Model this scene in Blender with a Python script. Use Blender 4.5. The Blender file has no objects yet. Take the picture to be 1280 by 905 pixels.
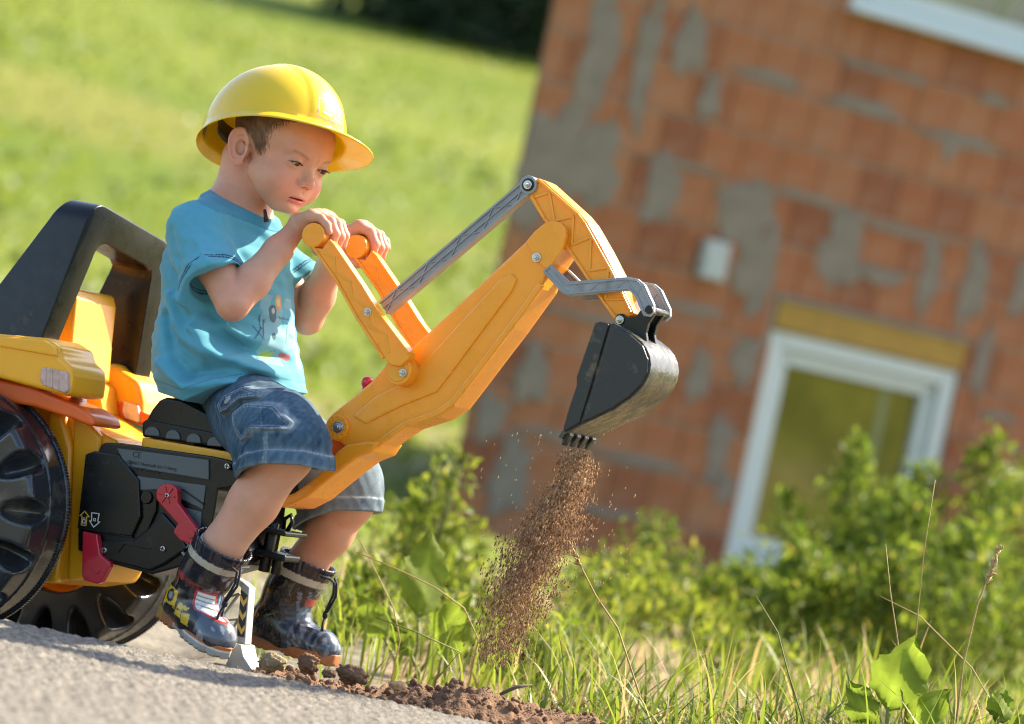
import bpy, bmesh, math, random
import numpy as np
from mathutils import Vector, Matrix

# ------------------------------------------------------------------ camera, world, sun, exposure
SC = bpy.context.scene
F_PX, CX, CY = 4250.0, 640.0, 452.5
ROLL, PITCH, CAM_H = math.radians(12.0), math.radians(0.28), 0.5
_r0 = np.array([1., 0, 0]); _u0 = np.array([0, -math.sin(PITCH), math.cos(PITCH)])
C_F = np.array([0, math.cos(PITCH), math.sin(PITCH)])
C_R = math.cos(ROLL) * _r0 + math.sin(ROLL) * _u0
C_U = -math.sin(ROLL) * _r0 + math.cos(ROLL) * _u0
C_P = np.array([0, 0, CAM_H])
cam = bpy.data.objects.new('camera', bpy.data.cameras.new('camera'))
SC.collection.objects.link(cam); SC.camera = cam
cam.matrix_world = Matrix(((C_R[0], C_U[0], -C_F[0], 0), (C_R[1], C_U[1], -C_F[1], 0), (C_R[2], C_U[2], -C_F[2], CAM_H), (0, 0, 0, 1)))
cam.data.sensor_width = 36.0
cam.data.lens = F_PX / 1280 * 36
cam.data.clip_start, cam.data.clip_end = 0.1, 2000
cam.data.dof.use_dof = True
cam.data.dof.focus_distance = 4.97
cam.data.dof.aperture_fstop = 3.8

SUN_AZ, SUN_EL = math.radians(36), math.radians(42)       # azimuth from +X (right) towards +Y (away)
w = bpy.data.worlds.new('World'); SC.world = w; w.use_nodes = True
nt = w.node_tree
sky = nt.nodes.new('ShaderNodeTexSky'); sky.sky_type = 'NISHITA'; sky.sun_disc = False
sky.sun_elevation = SUN_EL; sky.sun_rotation = math.radians(90) - SUN_AZ
sky.air_density, sky.dust_density, sky.ozone_density = 1.0, 2.0, 1.0
nt.links.new(sky.outputs[0], nt.nodes['Background'].inputs[0])
nt.nodes['Background'].inputs[1].default_value = 0.15
sun = bpy.data.lights.new('sun', 'SUN'); sun.energy = 5.0; sun.angle = math.radians(0.53); sun.color = (1, 0.88, 0.68)
so = bpy.data.objects.new('sun', sun); SC.collection.objects.link(so)
sd = Vector((math.cos(SUN_EL) * math.cos(SUN_AZ), math.cos(SUN_EL) * math.sin(SUN_AZ), math.sin(SUN_EL)))
so.rotation_euler = sd.to_track_quat('Z', 'Y').to_euler(); so.location = sd * 30
SC.view_settings.view_transform = 'Standard'; SC.view_settings.look = 'None'
SC.view_settings.exposure = 1.44; SC.view_settings.gamma = 1.0
SC.cycles.filter_width = 1.05; SC.cycles.max_bounces = 8; SC.cycles.transparent_max_bounces = 8
SC.cycles.sample_clamp_indirect = 6.0

random.seed(7); RNG = np.random.default_rng(11)
COL = SC.collection

# ------------------------------------------------------------------ measuring: a photo pixel -> a point in the place
def ray(px, py):
    d = (px - CX) / F_PX * C_R - (py - CY) / F_PX * C_U + C_F
    return d
def at_y(px, py, Y):                                        # world point at depth Y
    d = ray(px, py); return C_P + d * ((Y - C_P[1]) / d[1])
def at_z(px, py, z):
    d = ray(px, py); return C_P + d * ((z - C_P[2]) / d[2])
YAW = math.radians(25)
O = np.array([-0.30, 5.05, 0.0])                            # under the saddle; s forward, t away from us, z up
A_S = np.array([math.cos(YAW), -math.sin(YAW), 0]); A_T = np.array([math.sin(YAW), math.cos(YAW), 0]); A_Z = np.array([0, 0, 1.])
def L(px, py, t=0.0):                                       # local (s,t,z) of a pixel on the plane t
    d = ray(px, py); k = (t - (C_P - O) @ A_T) / (d @ A_T); p = C_P + d * k - O
    return np.array([p @ A_S, t, p[2]])
def to_local(p): q = np.asarray(p) - O; return np.array([q @ A_S, q @ A_T, q[2]])

# ------------------------------------------------------------------ objects
def tag(o, label=None, cat=None, group=None, kind=None):
    if label: o['label'] = label
    if cat: o['category'] = cat
    if group: o['group'] = group
    if kind: o['kind'] = kind
    return o
def empty(name, loc=(0, 0, 0), rz=0.0, **kw):
    o = bpy.data.objects.new(name, None); COL.objects.link(o); o.location = loc; o.rotation_euler = (0, 0, rz)
    o.empty_display_size = 0.05
    return tag(o, **kw)
def link(name, me, m=None, parent=None, **kw):
    o = bpy.data.objects.new(name, me); COL.objects.link(o)
    if parent is not None: o.parent = parent
    if m is not None:
        me.materials.clear()
        for mm in (m if isinstance(m, (list, tuple)) else [m]): me.materials.append(mm)
    return tag(o, **kw)
def mesh(name, V, Fa, m=None, parent=None, smooth=True, cols=None, **kw):
    me = bpy.data.meshes.new(name)
    V = np.asarray(V, dtype=np.float32)
    if isinstance(Fa, np.ndarray):
        n = Fa.shape[1]
        me.vertices.add(len(V)); me.vertices.foreach_set('co', V.ravel())
        me.loops.add(Fa.size); me.loops.foreach_set('vertex_index', Fa.astype(np.int32).ravel())
        me.polygons.add(len(Fa)); me.polygons.foreach_set('loop_start', np.arange(0, Fa.size, n, dtype=np.int32))
        me.update(calc_edges=True); me.validate()
    else:
        me.from_pydata([tuple(map(float, v)) for v in V], [], Fa); me.update()
    if smooth: me.polygons.foreach_set('use_smooth', [True] * len(me.polygons))
    if cols is not None:
        a = me.color_attributes.new('Col', 'FLOAT_COLOR', 'POINT')
        c = np.ones((len(V), 4), np.float32); c[:, :3] = cols[:, :3]
        if cols.shape[1] > 3: c[:, 3] = cols[:, 3]
        a.data.foreach_set('color', c.ravel())
    return link(name, me, m, parent, **kw)

class MB:                                                   # collects shapes into ONE mesh
    def __init__(s): s.bm = bmesh.new()
    def add(s, V, Fa, smooth=False):
        vs = [s.bm.verts.new(tuple(map(float, v))) for v in V]; out = []
        for f in Fa:
            try: q = s.bm.faces.new([vs[i] for i in f]); q.smooth = smooth; out.append(q)
            except ValueError: pass
        return vs, out
    def merge(s, b2):
        me = bpy.data.meshes.new('tmp'); b2.to_mesh(me); s.bm.from_mesh(me); bpy.data.meshes.remove(me); b2.free(); return s
    def poly(s, P, t0, t1, bev=0.0015, seg=2, P2=None):      # (s,z) outline extruded from t0 to t1
        P = [(float(p[0]), float(p[-1])) for p in P]
        a = sum(P[i - 1][0] * P[i][1] - P[i][0] * P[i - 1][1] for i in range(len(P)))
        if a < 0: P = P[::-1]; P2 = P2[::-1] if P2 is not None else None
        Q = P if P2 is None else [(float(p[0]), float(p[-1])) for p in P2]
        n = len(P); b = bmesh.new()
        v0 = [b.verts.new((x, t0, z)) for x, z in P]; v1 = [b.verts.new((x, t1, z)) for x, z in Q]
        b.faces.new(v0); b.faces.new(v1[::-1])
        for i in range(n): b.faces.new((v0[i], v1[i], v1[(i + 1) % n], v0[(i + 1) % n])[::-1])
        bmesh.ops.recalc_face_normals(b, faces=b.faces)
        if bev: soft(b, bev, seg)
        return s.merge(b)
    def box(s, c, d, bev=0.002, M=None, seg=2):
        b = bmesh.new(); bmesh.ops.create_cube(b, size=1)
        bmesh.ops.scale(b, vec=d, verts=b.verts)
        if bev: soft(b, bev, seg)
        if M is not None: bmesh.ops.transform(b, matrix=M, verts=b.verts)
        bmesh.ops.translate(b, vec=tuple(map(float, c)), verts=b.verts)
        return s.merge(b)
    def cyl(s, a, c, r, r2=None, n=20, bev=0.001):
        a, c = Vector(a), Vector(c); r2 = r if r2 is None else r2; d = c - a
        b = bmesh.new(); bmesh.ops.create_cone(b, cap_ends=True, segments=n, radius1=r, radius2=r2, depth=d.length)
        for f in b.faces: f.smooth = len(f.verts) == 4
        if bev:
            ed = [e for e in b.edges if len(e.link_faces) == 2 and any(len(f.verts) > 4 for f in e.link_faces)]
            bmesh.ops.bevel(b, geom=ed, offset=bev, segments=2, affect='EDGES', profile=0.5)
        bmesh.ops.transform(b, matrix=Matrix.Translation((a + c) / 2) @ d.to_track_quat('Z', 'Y').to_matrix().to_4x4(), verts=b.verts)
        return s.merge(b)
    def tube(s, P, r, n=8, cap=True):
        P = [np.asarray(p, float) for p in P]; R = r if hasattr(r, '__len__') else [r] * len(P)
        V = []; up = np.array([0.13, 0.31, 0.94])
        for i, p in enumerate(P):
            d = P[min(i + 1, len(P) - 1)] - P[max(i - 1, 0)]; d /= np.linalg.norm(d) + 1e-9
            x = np.cross(d, up); x /= np.linalg.norm(x) + 1e-9; y = np.cross(d, x)
            for k in range(n):
                a = 2 * math.pi * k / n; V.append(p + R[i] * (math.cos(a) * x + math.sin(a) * y))
        Fa = [(i * n + k, i * n + (k + 1) % n, (i + 1) * n + (k + 1) % n, (i + 1) * n + k) for i in range(len(P) - 1) for k in range(n)]
        if cap: Fa += [tuple(range(n)), tuple(range((len(P) - 1) * n, len(P) * n))[::-1]]
        s.add(V, Fa, True); return s
    def build(s, name, m, parent=None, **kw):
        me = bpy.data.meshes.new(name); bmesh.ops.recalc_face_normals(s.bm, faces=s.bm.faces)
        s.bm.to_mesh(me); s.bm.free(); return link(name, me, m, parent, **kw)
def soft(b, off, seg=2):
    ed = [e for e in b.edges if len(e.link_faces) == 2 and e.calc_face_angle(0) > 0.5]
    bmesh.ops.bevel(b, geom=ed, offset=off, segments=seg, affect='EDGES', profile=0.6, clamp_overlap=True)
    for f in b.faces: f.smooth = len(f.verts) == 4 and f.calc_area() < 4 * off * off
def copy_tree(o, parent=None, loc=None):
    c = o.copy(); COL.objects.link(c)
    if parent is not None: c.parent = parent
    if loc is not None: c.location = loc
    for ch in [x for x in bpy.data.objects if x.parent == o]: copy_tree(ch, c)
    return c

# ------------------------------------------------------------------ materials
def mat(name, col=(.5, .5, .5), rough=.5, var=0.12, vs=20.0, bump=0.0, bs=200.0, metal=0.0, sss=0.0, sssr=(1, .3, .15), coat=0.0,
        vcol=False, transl=0.0, tcol=None, spec=0.5, rvar=0.0, dirt=None, dirt_amt=0.0, ds=8.0, sheen=0.0, bd=0.002):
    m = bpy.data.materials.new(name); m.use_nodes = True; n = m.node_tree.nodes; l = m.node_tree.links
    b = n['Principled BSDF']; out = n['Material Output']
    tc = n.new('ShaderNodeTexCoord'); src = tc.outputs['Object']
    nz = n.new('ShaderNodeTexNoise'); nz.inputs['Scale'].default_value = vs; nz.inputs['Detail'].default_value = 5
    l.new(src, nz.inputs['Vector'])
    if vcol:
        at = n.new('ShaderNodeVertexColor'); at.layer_name = 'Col'; base = at.outputs[0]
    else:
        rgb = n.new('ShaderNodeRGB'); rgb.outputs[0].default_value = (*col, 1); base = rgb.outputs[0]
    mr = n.new('ShaderNodeMapRange'); mr.inputs[1].default_value = .25; mr.inputs[2].default_value = .75
    mr.inputs[3].default_value = 1 - var; mr.inputs[4].default_value = 1 + var; l.new(nz.outputs[0], mr.inputs[0])
    mx = n.new('ShaderNodeMix'); mx.data_type = 'RGBA'; mx.blend_type = 'MULTIPLY'; mx.inputs[0].default_value = 1
    l.new(base, mx.inputs[6]); l.new(mr.outputs[0], mx.inputs[7]); c = mx.outputs[2]
    if dirt:
        dn = n.new('ShaderNodeTexNoise'); dn.inputs['Scale'].default_value = ds; dn.inputs['Detail'].default_value = 8; dn.inputs['Roughness'].default_value = .7
        l.new(src, dn.inputs['Vector'])
        dr = n.new('ShaderNodeMapRange'); dr.inputs[1].default_value = .62 - dirt_amt * .3; dr.inputs[2].default_value = .75
        l.new(dn.outputs[0], dr.inputs[0])
        m2 = n.new('ShaderNodeMix'); m2.data_type = 'RGBA'; l.new(dr.outputs[0], m2.inputs[0]); l.new(c, m2.inputs[6]); m2.inputs[7].default_value = (*dirt, 1); c = m2.outputs[2]
    l.new(c, b.inputs['Base Color'])
    b.inputs['Roughness'].default_value = rough; b.inputs['Metallic'].default_value = metal
    b.inputs['Specular IOR Level'].default_value = spec
    if rvar:
        r2 = n.new('ShaderNodeMapRange'); r2.inputs[1].default_value = .3; r2.inputs[2].default_value = .7
        r2.inputs[3].default_value = max(.02, rough - rvar); r2.inputs[4].default_value = min(1, rough + rvar)
        l.new(nz.outputs[0], r2.inputs[0]); l.new(r2.outputs[0], b.inputs['Roughness'])
    if sss:
        b.inputs['Subsurface Weight'].default_value = sss; b.inputs['Subsurface Radius'].default_value = sssr; b.inputs['Subsurface Scale'].default_value = 0.012
    if coat: b.inputs['Coat Weight'].default_value = coat; b.inputs['Coat Roughness'].default_value = .08
    if sheen: b.inputs['Sheen Weight'].default_value = sheen
    if bump:
        bn = n.new('ShaderNodeTexNoise'); bn.inputs['Scale'].default_value = bs; bn.inputs['Detail'].default_value = 4; l.new(src, bn.inputs['Vector'])
        bp = n.new('ShaderNodeBump'); bp.inputs['Strength'].default_value = bump; bp.inputs['Distance'].default_value = bd
        l.new(bn.outputs[0], bp.inputs['Height']); l.new(bp.outputs[0], b.inputs['Normal'])
    if transl:
        tr = n.new('ShaderNodeBsdfTranslucent'); sh = n.new('ShaderNodeMixShader'); sh.inputs[0].default_value = transl
        if tcol: tr.inputs[0].default_value = (*tcol, 1)
        else: l.new(c, tr.inputs[0])
        l.new(b.outputs[0], sh.inputs[1]); l.new(tr.outputs[0], sh.inputs[2]); l.new(sh.outputs[0], out.inputs[0])
    return m
# ------------------------------------------------------------------ sculpting: signed distances turned into one smooth mesh
f32 = np.float32
def smin(a, b, k):
    h = np.clip(.5 + .5 * (b - a) / k, 0, 1); return b + (a - b) * h - k * h * (1 - h)
def smax(a, b, k): return -smin(-a, -b, k)
def d_sph(P, c, r): return np.linalg.norm(P - f32(c), axis=1) - r
def d_ell(P, c, r, R=None):
    q = P - np.asarray(c, f32)
    if R is not None: q = q @ np.asarray(R, f32)
    r = np.asarray(r, f32); k0 = np.linalg.norm(q / r, axis=1); k1 = np.linalg.norm(q / (r * r), axis=1)
    return k0 * (k0 - 1) / np.maximum(k1, 1e-6)
def d_cone(P, a, b, ra, rb, sc=None):                        # round cone between a and b; sc squeezes (s,t,z)
    a = np.asarray(a, f32); b = np.asarray(b, f32)
    if sc is not None: sc = np.asarray(sc, f32); P = P * sc; a = a * sc; b = b * sc
    ab = b - a; h = np.clip(((P - a) @ ab) / (ab @ ab), 0, 1)
    return np.linalg.norm(P - a - h[:, None] * ab, axis=1) - (ra + h * (rb - ra))
def d_chain(P, pts, rs, k=0.004, sc=None):
    d = None
    for i in range(len(pts) - 1):
        e = d_cone(P, pts[i], pts[i + 1], rs[i], rs[i + 1], sc); d = e if d is None else smin(d, e, k)
    return d
def d_box(P, c, h, r=0.0, R=None):
    q = P - np.asarray(c, f32)
    if R is not None: q = q @ np.asarray(R, f32)
    q = np.abs(q) - (np.asarray(h, f32) - r)
    return np.linalg.norm(np.maximum(q, 0), axis=1) + np.minimum(q.max(1), 0) - r
def d_plane(P, p, n):
    n = np.asarray(n, f32); n = n / np.linalg.norm(n); return (P - np.asarray(p, f32)) @ n
def seg2(X, Z, a, b):                                        # distance to a 2-D segment
    ax, az = a; bx, bz = b; dx, dz = bx - ax, bz - az
    h = np.clip(((X - ax) * dx + (Z - az) * dz) / (dx * dx + dz * dz + 1e-12), 0, 1)
    return np.hypot(X - ax - h * dx, Z - az - h * dz)
def pline2(X, Z, pts):
    d = None
    for i in range(len(pts) - 1):
        e = seg2(X, Z, pts[i], pts[i + 1]); d = e if d is None else np.minimum(d, e)
    return d
def inside2(X, Z, poly):
    c = np.zeros(len(X), bool); n = len(poly)
    for i in range(n):
        x0, z0 = poly[i]; x1, z1 = poly[i - 1]
        if z0 == z1: continue
        m = ((z0 > Z) != (z1 > Z)) & (X < (x1 - x0) * (Z - z0) / (z1 - z0) + x0); c ^= m
    return c
def sstep(x, a, b):
    t = np.clip((x - a) / (b - a), 0, 1); return t * t * (3 - 2 * t)
def sdf_mesh(f, lo, hi, h, B=10, slack=1.9):                 # surface nets over the blocks near the surface
    lo = np.asarray(lo, float); n = np.ceil((np.asarray(hi) - lo) / (h * B)).astype(int)
    gi = np.stack(np.meshgrid(*[np.arange(k) for k in n], indexing='ij'), -1).reshape(-1, 3)
    keep = np.abs(f((lo + (gi + .5) * B * h).astype(f32))) < B * h * .87 * slack
    gi = gi[keep]; ar = np.arange(B + 1)
    oc = np.stack(np.meshgrid(ar, ar, ar, indexing='ij'), -1).reshape(-1, 3)
    N = n * B + 3; vid_l, vpos_l, edge_l = [], [], []
    S = (B + 1)
    for c0 in range(0, len(gi), 400):
        g = gi[c0:c0 + 400]; idx = g[:, None, :] * B + oc[None]
        val = f((lo + idx.reshape(-1, 3) * h).astype(f32)).reshape(len(g), S, S, S)
        ins = val < 0
        # cells
        cs = [ins[:, i:i + B, j:j + B, k:k + B] for i in (0, 1) for j in (0, 1) for k in (0, 1)]
        cnt = sum(c.astype(np.int8) for c in cs); act = (cnt > 0) & (cnt < 8)
        b_, i_, j_, k_ = np.nonzero(act)
        if len(b_) == 0: continue
        pos = np.zeros((len(b_), 3)); num = np.zeros(len(b_))
        for ax in range(3):
            o1, o2 = [a for a in range(3) if a != ax]
            for u in (0, 1):
                for v in (0, 1):
                    A = np.zeros(3, int); A[o1] = u; A[o2] = v; D = A.copy(); D[ax] = 1
                    va = val[b_, i_ + A[0], j_ + A[1], k_ + A[2]]; vb = val[b_, i_ + D[0], j_ + D[1], k_ + D[2]]
                    m = (va < 0) != (vb < 0); t = np.where(m, va / np.where(va == vb, 1, va - vb), 0)
                    q = np.repeat(A[None].astype(float), len(b_), 0); q[:, ax] = t
                    pos += q * m[:, None]; num += m
        cell = g[b_] * B + np.stack([i_, j_, k_], 1)
        vid_l.append((cell[:, 0] * N[1] + cell[:, 1]) * N[2] + cell[:, 2]); vpos_l.append(lo + (cell + pos / num[:, None]) * h)
        for ax in range(3):
            sl = [slice(0, B)] * 3; s2 = list(sl); s2[ax] = slice(1, B + 1)
            a = ins[(slice(None), *sl)]; c = ins[(slice(None), *s2)]
            bb, ii, jj, kk = np.nonzero(a != c)
            co = g[bb] * B + np.stack([ii, jj, kk], 1); edge_l.append((np.full(len(bb), ax), co, a[bb, ii, jj, kk]))
    ids = np.concatenate(vid_l); V = np.concatenate(vpos_l); od = np.argsort(ids); ids = ids[od]; V = V[od]
    quads = []
    for ax, co, flip in edge_l:
        if len(ax) == 0: continue
        a = ax[0]; o1, o2 = [(1, 2), (2, 0), (0, 1)][a]; q = []
        for u, v in ((0, 0), (1, 0), (1, 1), (0, 1)):
            c = co.copy(); c[:, o1] -= u; c[:, o2] -= v; key = (c[:, 0] * N[1] + c[:, 1]) * N[2] + c[:, 2]
            p = np.clip(np.searchsorted(ids, key), 0, len(ids) - 1); q.append(np.where(ids[p] == key, p, -1))
        q = np.stack(q, 1); ok = (q >= 0).all(1); q = q[ok]; fl = flip[ok]
        q[~fl] = q[~fl][:, ::-1]; quads.append(q)
    return V, np.concatenate(quads)
def relax(V, Q, it=1, lam=.5):
    for _ in range(it):
        acc = np.zeros_like(V); cn = np.zeros(len(V))
        for a, b in ((0, 1), (1, 2), (2, 3), (3, 0)):
            np.add.at(acc, Q[:, a], V[Q[:, b]]); np.add.at(cn, Q[:, a], 1); np.add.at(acc, Q[:, b], V[Q[:, a]]); np.add.at(cn, Q[:, b], 1)
        V = V + lam * (acc / np.maximum(cn, 1)[:, None] - V)
    return V
def vnoise(P, sc, seed=0):                                   # cheap smooth value noise for shape and pigment
    r = np.random.default_rng(seed); out = 0
    for _ in range(5):
        k = r.normal(size=3) * sc; out = out + np.sin(P @ k.astype(f32) + r.uniform(0, 6.28))
    return out / 5
# ------------------------------------------------------------------ sky, terrain, road
def fbm(x, y, sc, seed, oc=4):
    r = np.random.default_rng(seed); o = 0; a = 1.0; t = 0
    for k in range(oc):
        for _ in range(4):
            th = r.uniform(0, 6.283); o = o + a * np.sin((x * math.cos(th) + y * math.sin(th)) * sc * 2 ** k * r.uniform(.7, 1.4) + r.uniform(0, 6.283)); t += a * .7
        a *= .55
    return o / t
def ground_z(x, y):
    x = np.asarray(x, float); y = np.asarray(y, float)
    hill = .142 * np.maximum(0, np.sqrt((y - 32) ** 2 + 60) + (y - 32)) / 2 * 1.0 - .1
    hill = np.where(y > 10, np.maximum(hill, -.1), -.02)
    z = np.where(y > 10, hill * sstep(y, 20, 34) , -.02)
    z = z + .35 * fbm(x, y, .13, 3) * sstep(y, 26, 60) + .05 * fbm(x, y, .9, 4) * sstep(y, 5.6, 9) * sstep(y, 60, 30)
    z = z + .095 * sstep(x, .15, .95) * sstep(y, 4.72, 5.0) * sstep(y, 7.2, 5.6) + .012 * fbm(x, y, 9, 6) * sstep(y, 4.8, 5.2)
    z = z - np.interp(y, [8, 10, 12, 14, 16.2, 20, 30], [0, .03, .09, .17, .30, .30, 0]) * sstep(x, -2.2, -.9) * sstep(x, 9, 7)
    back = sstep(-y, 6, 60); z = z + 9 * back + .3 * fbm(x, y, .1, 8) * back
    und = sstep(y, 4.75, 4.66) * sstep(-y, 3.6, 3.0); z = z * (1 - und) - .06 * und
    z = np.where((np.abs(x + .35) < .5) & (y > 4.7) & (y < 5.7), np.minimum(z, 0), z)
    z = z - .050 * sstep(x, -.36, -.44) * sstep(x, -1.6, -1.2) * sstep(y, 4.7, 4.76) * sstep(y, 6.4, 5.8)
    return z
def grid(name, xs, ys, zf, m, cols=None, **kw):
    X, Y = np.meshgrid(xs, ys, indexing='xy'); Z = zf(X, Y); V = np.stack([X.ravel(), Y.ravel(), Z.ravel()], 1)
    nx, ny = len(xs), len(ys); i = np.arange(nx - 1)[None] + nx * np.arange(ny - 1)[:, None]; i = i.ravel()
    return mesh(name, V, np.stack([i, i + 1, i + nx + 1, i + nx], 1), m, cols=cols(V) if cols else None, kind='structure', **kw)
def spaced(pts):                                             # [(a,b,step),...] -> joined axis
    o = []
    for a, b, s in pts: o.append(np.arange(a, b, s))
    return np.concatenate(o + [[pts[-1][1]]])
def ground_col(V):
    x, y = V[:, 0], V[:, 1]; n = fbm(x, y, .55, 21); n2 = fbm(x, y, 2.3, 22); n3 = fbm(x, y, .16, 23)
    C = np.tile((.105, .145, .013), (len(V), 1)).astype(float)
    def mixc(c, w): C[:] = C * (1 - w[:, None]) + np.asarray(c) * w[:, None]
    mixc((.155, .18, .024), np.clip(.5 + .9 * n3 + .5 * n, 0, 1) * .75); mixc((.065, .105, .018), sstep(n2 - .4 * n, .15, .8) * .55); mixc((.19, .175, .04), sstep(n - n3, .4, 1.0) * .6)
    soil = np.clip(sstep(n + .35 * n2, -.25, .35), 0, 1) * sstep(y, 32, 18) * sstep(y, 2, 5) ; mixc((.30, .215, .135), soil * .85)
    mixc((.25, .17, .10), sstep(y, 9, 5.2) * sstep(y, 4, 4.6) * .8); mixc((.17, .155, .125), sstep(y, 8.5, 6.5) * sstep(y, 4, 4.6) * sstep(x, -.02, -.16) * .95)
    return C
ter = grid('ground', spaced([(-160, -12, 4), (-12, -2, .5), (-2, 2, .05), (2, 12, .5), (12, 160, 4)]), spaced([(-140, -8, 4), (-8, 4.4, .4), (4.4, 6.5, .04), (6.5, 30, .4), (30, 130, 1.2), (130, 420, 8)]), ground_z,
           mat('meadow_soil', vcol=True, rough=.95, var=.35, vs=5, bump=.6, bs=40, bd=.02, spec=.1), cols=ground_col)
# road: coarse, sun-bleached asphalt with a broken edge
EDGE = 4.70
def road_z(X, Y):
    e = EDGE + .006 * fbm(X, X * 0, 28, 31, 3) + .004 * fbm(X, X * 0, 120, 32, 2)
    fine = sstep(Y, 2.9, 3.3) * sstep(np.abs(X + .4), 1.5, 1.1)
    z = .031 + fine * (.0026 * fbm(X, Y, 230, 33, 3) + .0034 * np.random.default_rng(2).uniform(-.6, .6, X.shape)) + .004 * fbm(X, Y, 3, 34, 2)
    z = z - .016 * sstep(Y, e - .035, e)
    return np.where(Y > e + .002, -.05, z)
def road_col(V):
    x, y = V[:, 0], V[:, 1]; r = np.random.default_rng(3); n = r.uniform(-1, 1, len(V)) * .5 + fbm(x, y, 260, 36, 3)
    C = np.tile((.185, .168, .142), (len(V), 1)) * (1 + .58 * n)[:, None]; C = C * (1 + .10 * fbm(x, y, 4, 37))[:, None]
    C[(V[:, 2] < .02) & (y > EDGE - .03)] *= (.75, .7, .65); return C
grid('road', spaced([(-60, -2, 2.0), (-2, -1.25, .05), (-1.25, .45, .0048), (.45, 2, .05), (2, 60, 2.0)]), spaced([(-3.2, 3.2, .2), (3.2, 4.735, .0052)]), road_z,
     mat('asphalt', vcol=True, rough=.92, var=.22, vs=220, bump=.9, bs=330, bd=.004, spec=.25), cols=road_col)

# ------------------------------------------------------------------ plants
def hsv_leaf(n, rng, lo=(.075, .13, .012), hi=(.26, .31, .035), yel=.12):
    t = rng.random((n, 1)) ** 1.2; C = np.array(lo) * (1 - t) + np.array(hi) * t
    y = rng.random(n) < yel; C[y] = np.array((.36, .33, .06)) * rng.uniform(.6, 1.1, (y.sum(), 1)); return C
def rand_dirs(n, rng, up=.0):
    d = rng.normal(size=(n, 3)); d[:, 2] += up; return d / np.linalg.norm(d, axis=1)[:, None]
def leaves(P, D, N, ln, wd, C, fold=.25):                    # pointed folded leaves: base P, direction D, normal N
    S = np.cross(D, N); S /= np.linalg.norm(S, axis=1)[:, None] + 1e-9; N = np.cross(S, D); ln = ln[:, None]; wd = wd[:, None]
    m = P + D * ln * .5
    V = np.stack([P, m - S * wd * .5 + N * wd * fold, m - N * ln * .04, m + S * wd * .5 + N * wd * fold, P + D * ln - N * ln * .12], 1).reshape(-1, 3)
    k = np.arange(len(P)) * 5; F = np.concatenate([np.stack([k, k + 1, k + 2], 1), np.stack([k, k + 2, k + 3], 1), np.stack([k + 1, k + 4, k + 2], 1), np.stack([k + 2, k + 4, k + 3], 1)])
    return V, F, np.repeat(C, 5, 0)
M_LEAF = mat('leaf', vcol=True, rough=.5, var=.1, vs=30, transl=.55, spec=.35)
M_GRASS = mat('grass_blade', vcol=True, rough=.45, var=.12, vs=40, transl=.55, spec=.4)
M_STEM = mat('stem', (.16, .17, .04), .7, var=.2); M_DRY = mat('dry_stem', (.42, .31, .13), .7, var=.25, vs=60, transl=.15); M_BARK = mat('bark', (.10, .075, .05), .9, var=.3, vs=8, bump=.5, bs=30)
def blades(B, H, Wd, lean, C, rng, seg=5, curl=1.0):         # curved tapering blades; lean = horizontal reach vector (n,2)
    n = len(B); t = np.linspace(0, 1, seg + 1); V = np.zeros((n, seg + 1, 2, 3)); side = np.stack([-lean[:, 1], lean[:, 0], np.zeros(n)], 1) + rng.normal(0, .02, (n, 3)); side /= np.linalg.norm(side, axis=1)[:, None] + 1e-9
    for i, s in enumerate(t):
        c = B.copy(); c[:, :2] += lean * (s ** 1.8)[..., None] if np.ndim(s) else lean * s ** 1.8
        c[:, 2] += H * (s - .32 * curl * s ** 3 * np.clip(np.linalg.norm(lean, axis=1) / (H + 1e-6), 0, 1.6))
        w_ = Wd * (1 - s ** 2.2) * (.7 + .6 * min(1, s * 3)) * .5
        V[:, i, 0] = c - side * w_[:, None]; V[:, i, 1] = c + side * w_[:, None]
    k = np.arange(n) * (seg + 1) * 2; F = []
    for i in range(seg): a = k + i * 2; F.append(np.stack([a, a + 1, a + 3, a + 2], 1))
    shade = np.repeat(C, (seg + 1) * 2, 0)
    return V.reshape(-1, 3), np.concatenate(F), shade
def grass_patch(name, n, xr, yr, hr, wr, seed, zf=ground_z, dry=.12, lean=.6, lab=None, keep=None, base=((.11, .17, .014), (.28, .33, .04))):
    rng = np.random.default_rng(seed); x = rng.uniform(*xr, n); y = rng.uniform(*yr, n)
    if keep is not None: k = keep(x, y, rng); x, y = x[k], y[k]; n = len(x)
    cl = (fbm(x, y, 11, seed + 1) + 1) / 2; H = rng.uniform(*hr, n) * (.55 + .75 * cl); W_ = rng.uniform(*wr, n)
    a = rng.uniform(0, 6.283, n); ln = np.stack([np.cos(a), np.sin(a)], 1) * (H * rng.uniform(.08, lean, n))[:, None]
    C = hsv_leaf(n, rng, *base, yel=0); d = rng.random(n) < dry; C[d] = np.array((.45, .34, .14)) * rng.uniform(.6, 1.1, (d.sum(), 1))
    B = np.stack([x, y, zf(x, y) - .01], 1); V, F, Cv = blades(B, H, W_, ln, C, rng)
    return mesh(name, V, F, M_GRASS, cols=Cv, kind='stuff', label=lab)
def tube_mesh(P, R, n=6):
    mb = MB(); mb.tube(P, R, n); return mb
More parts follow.
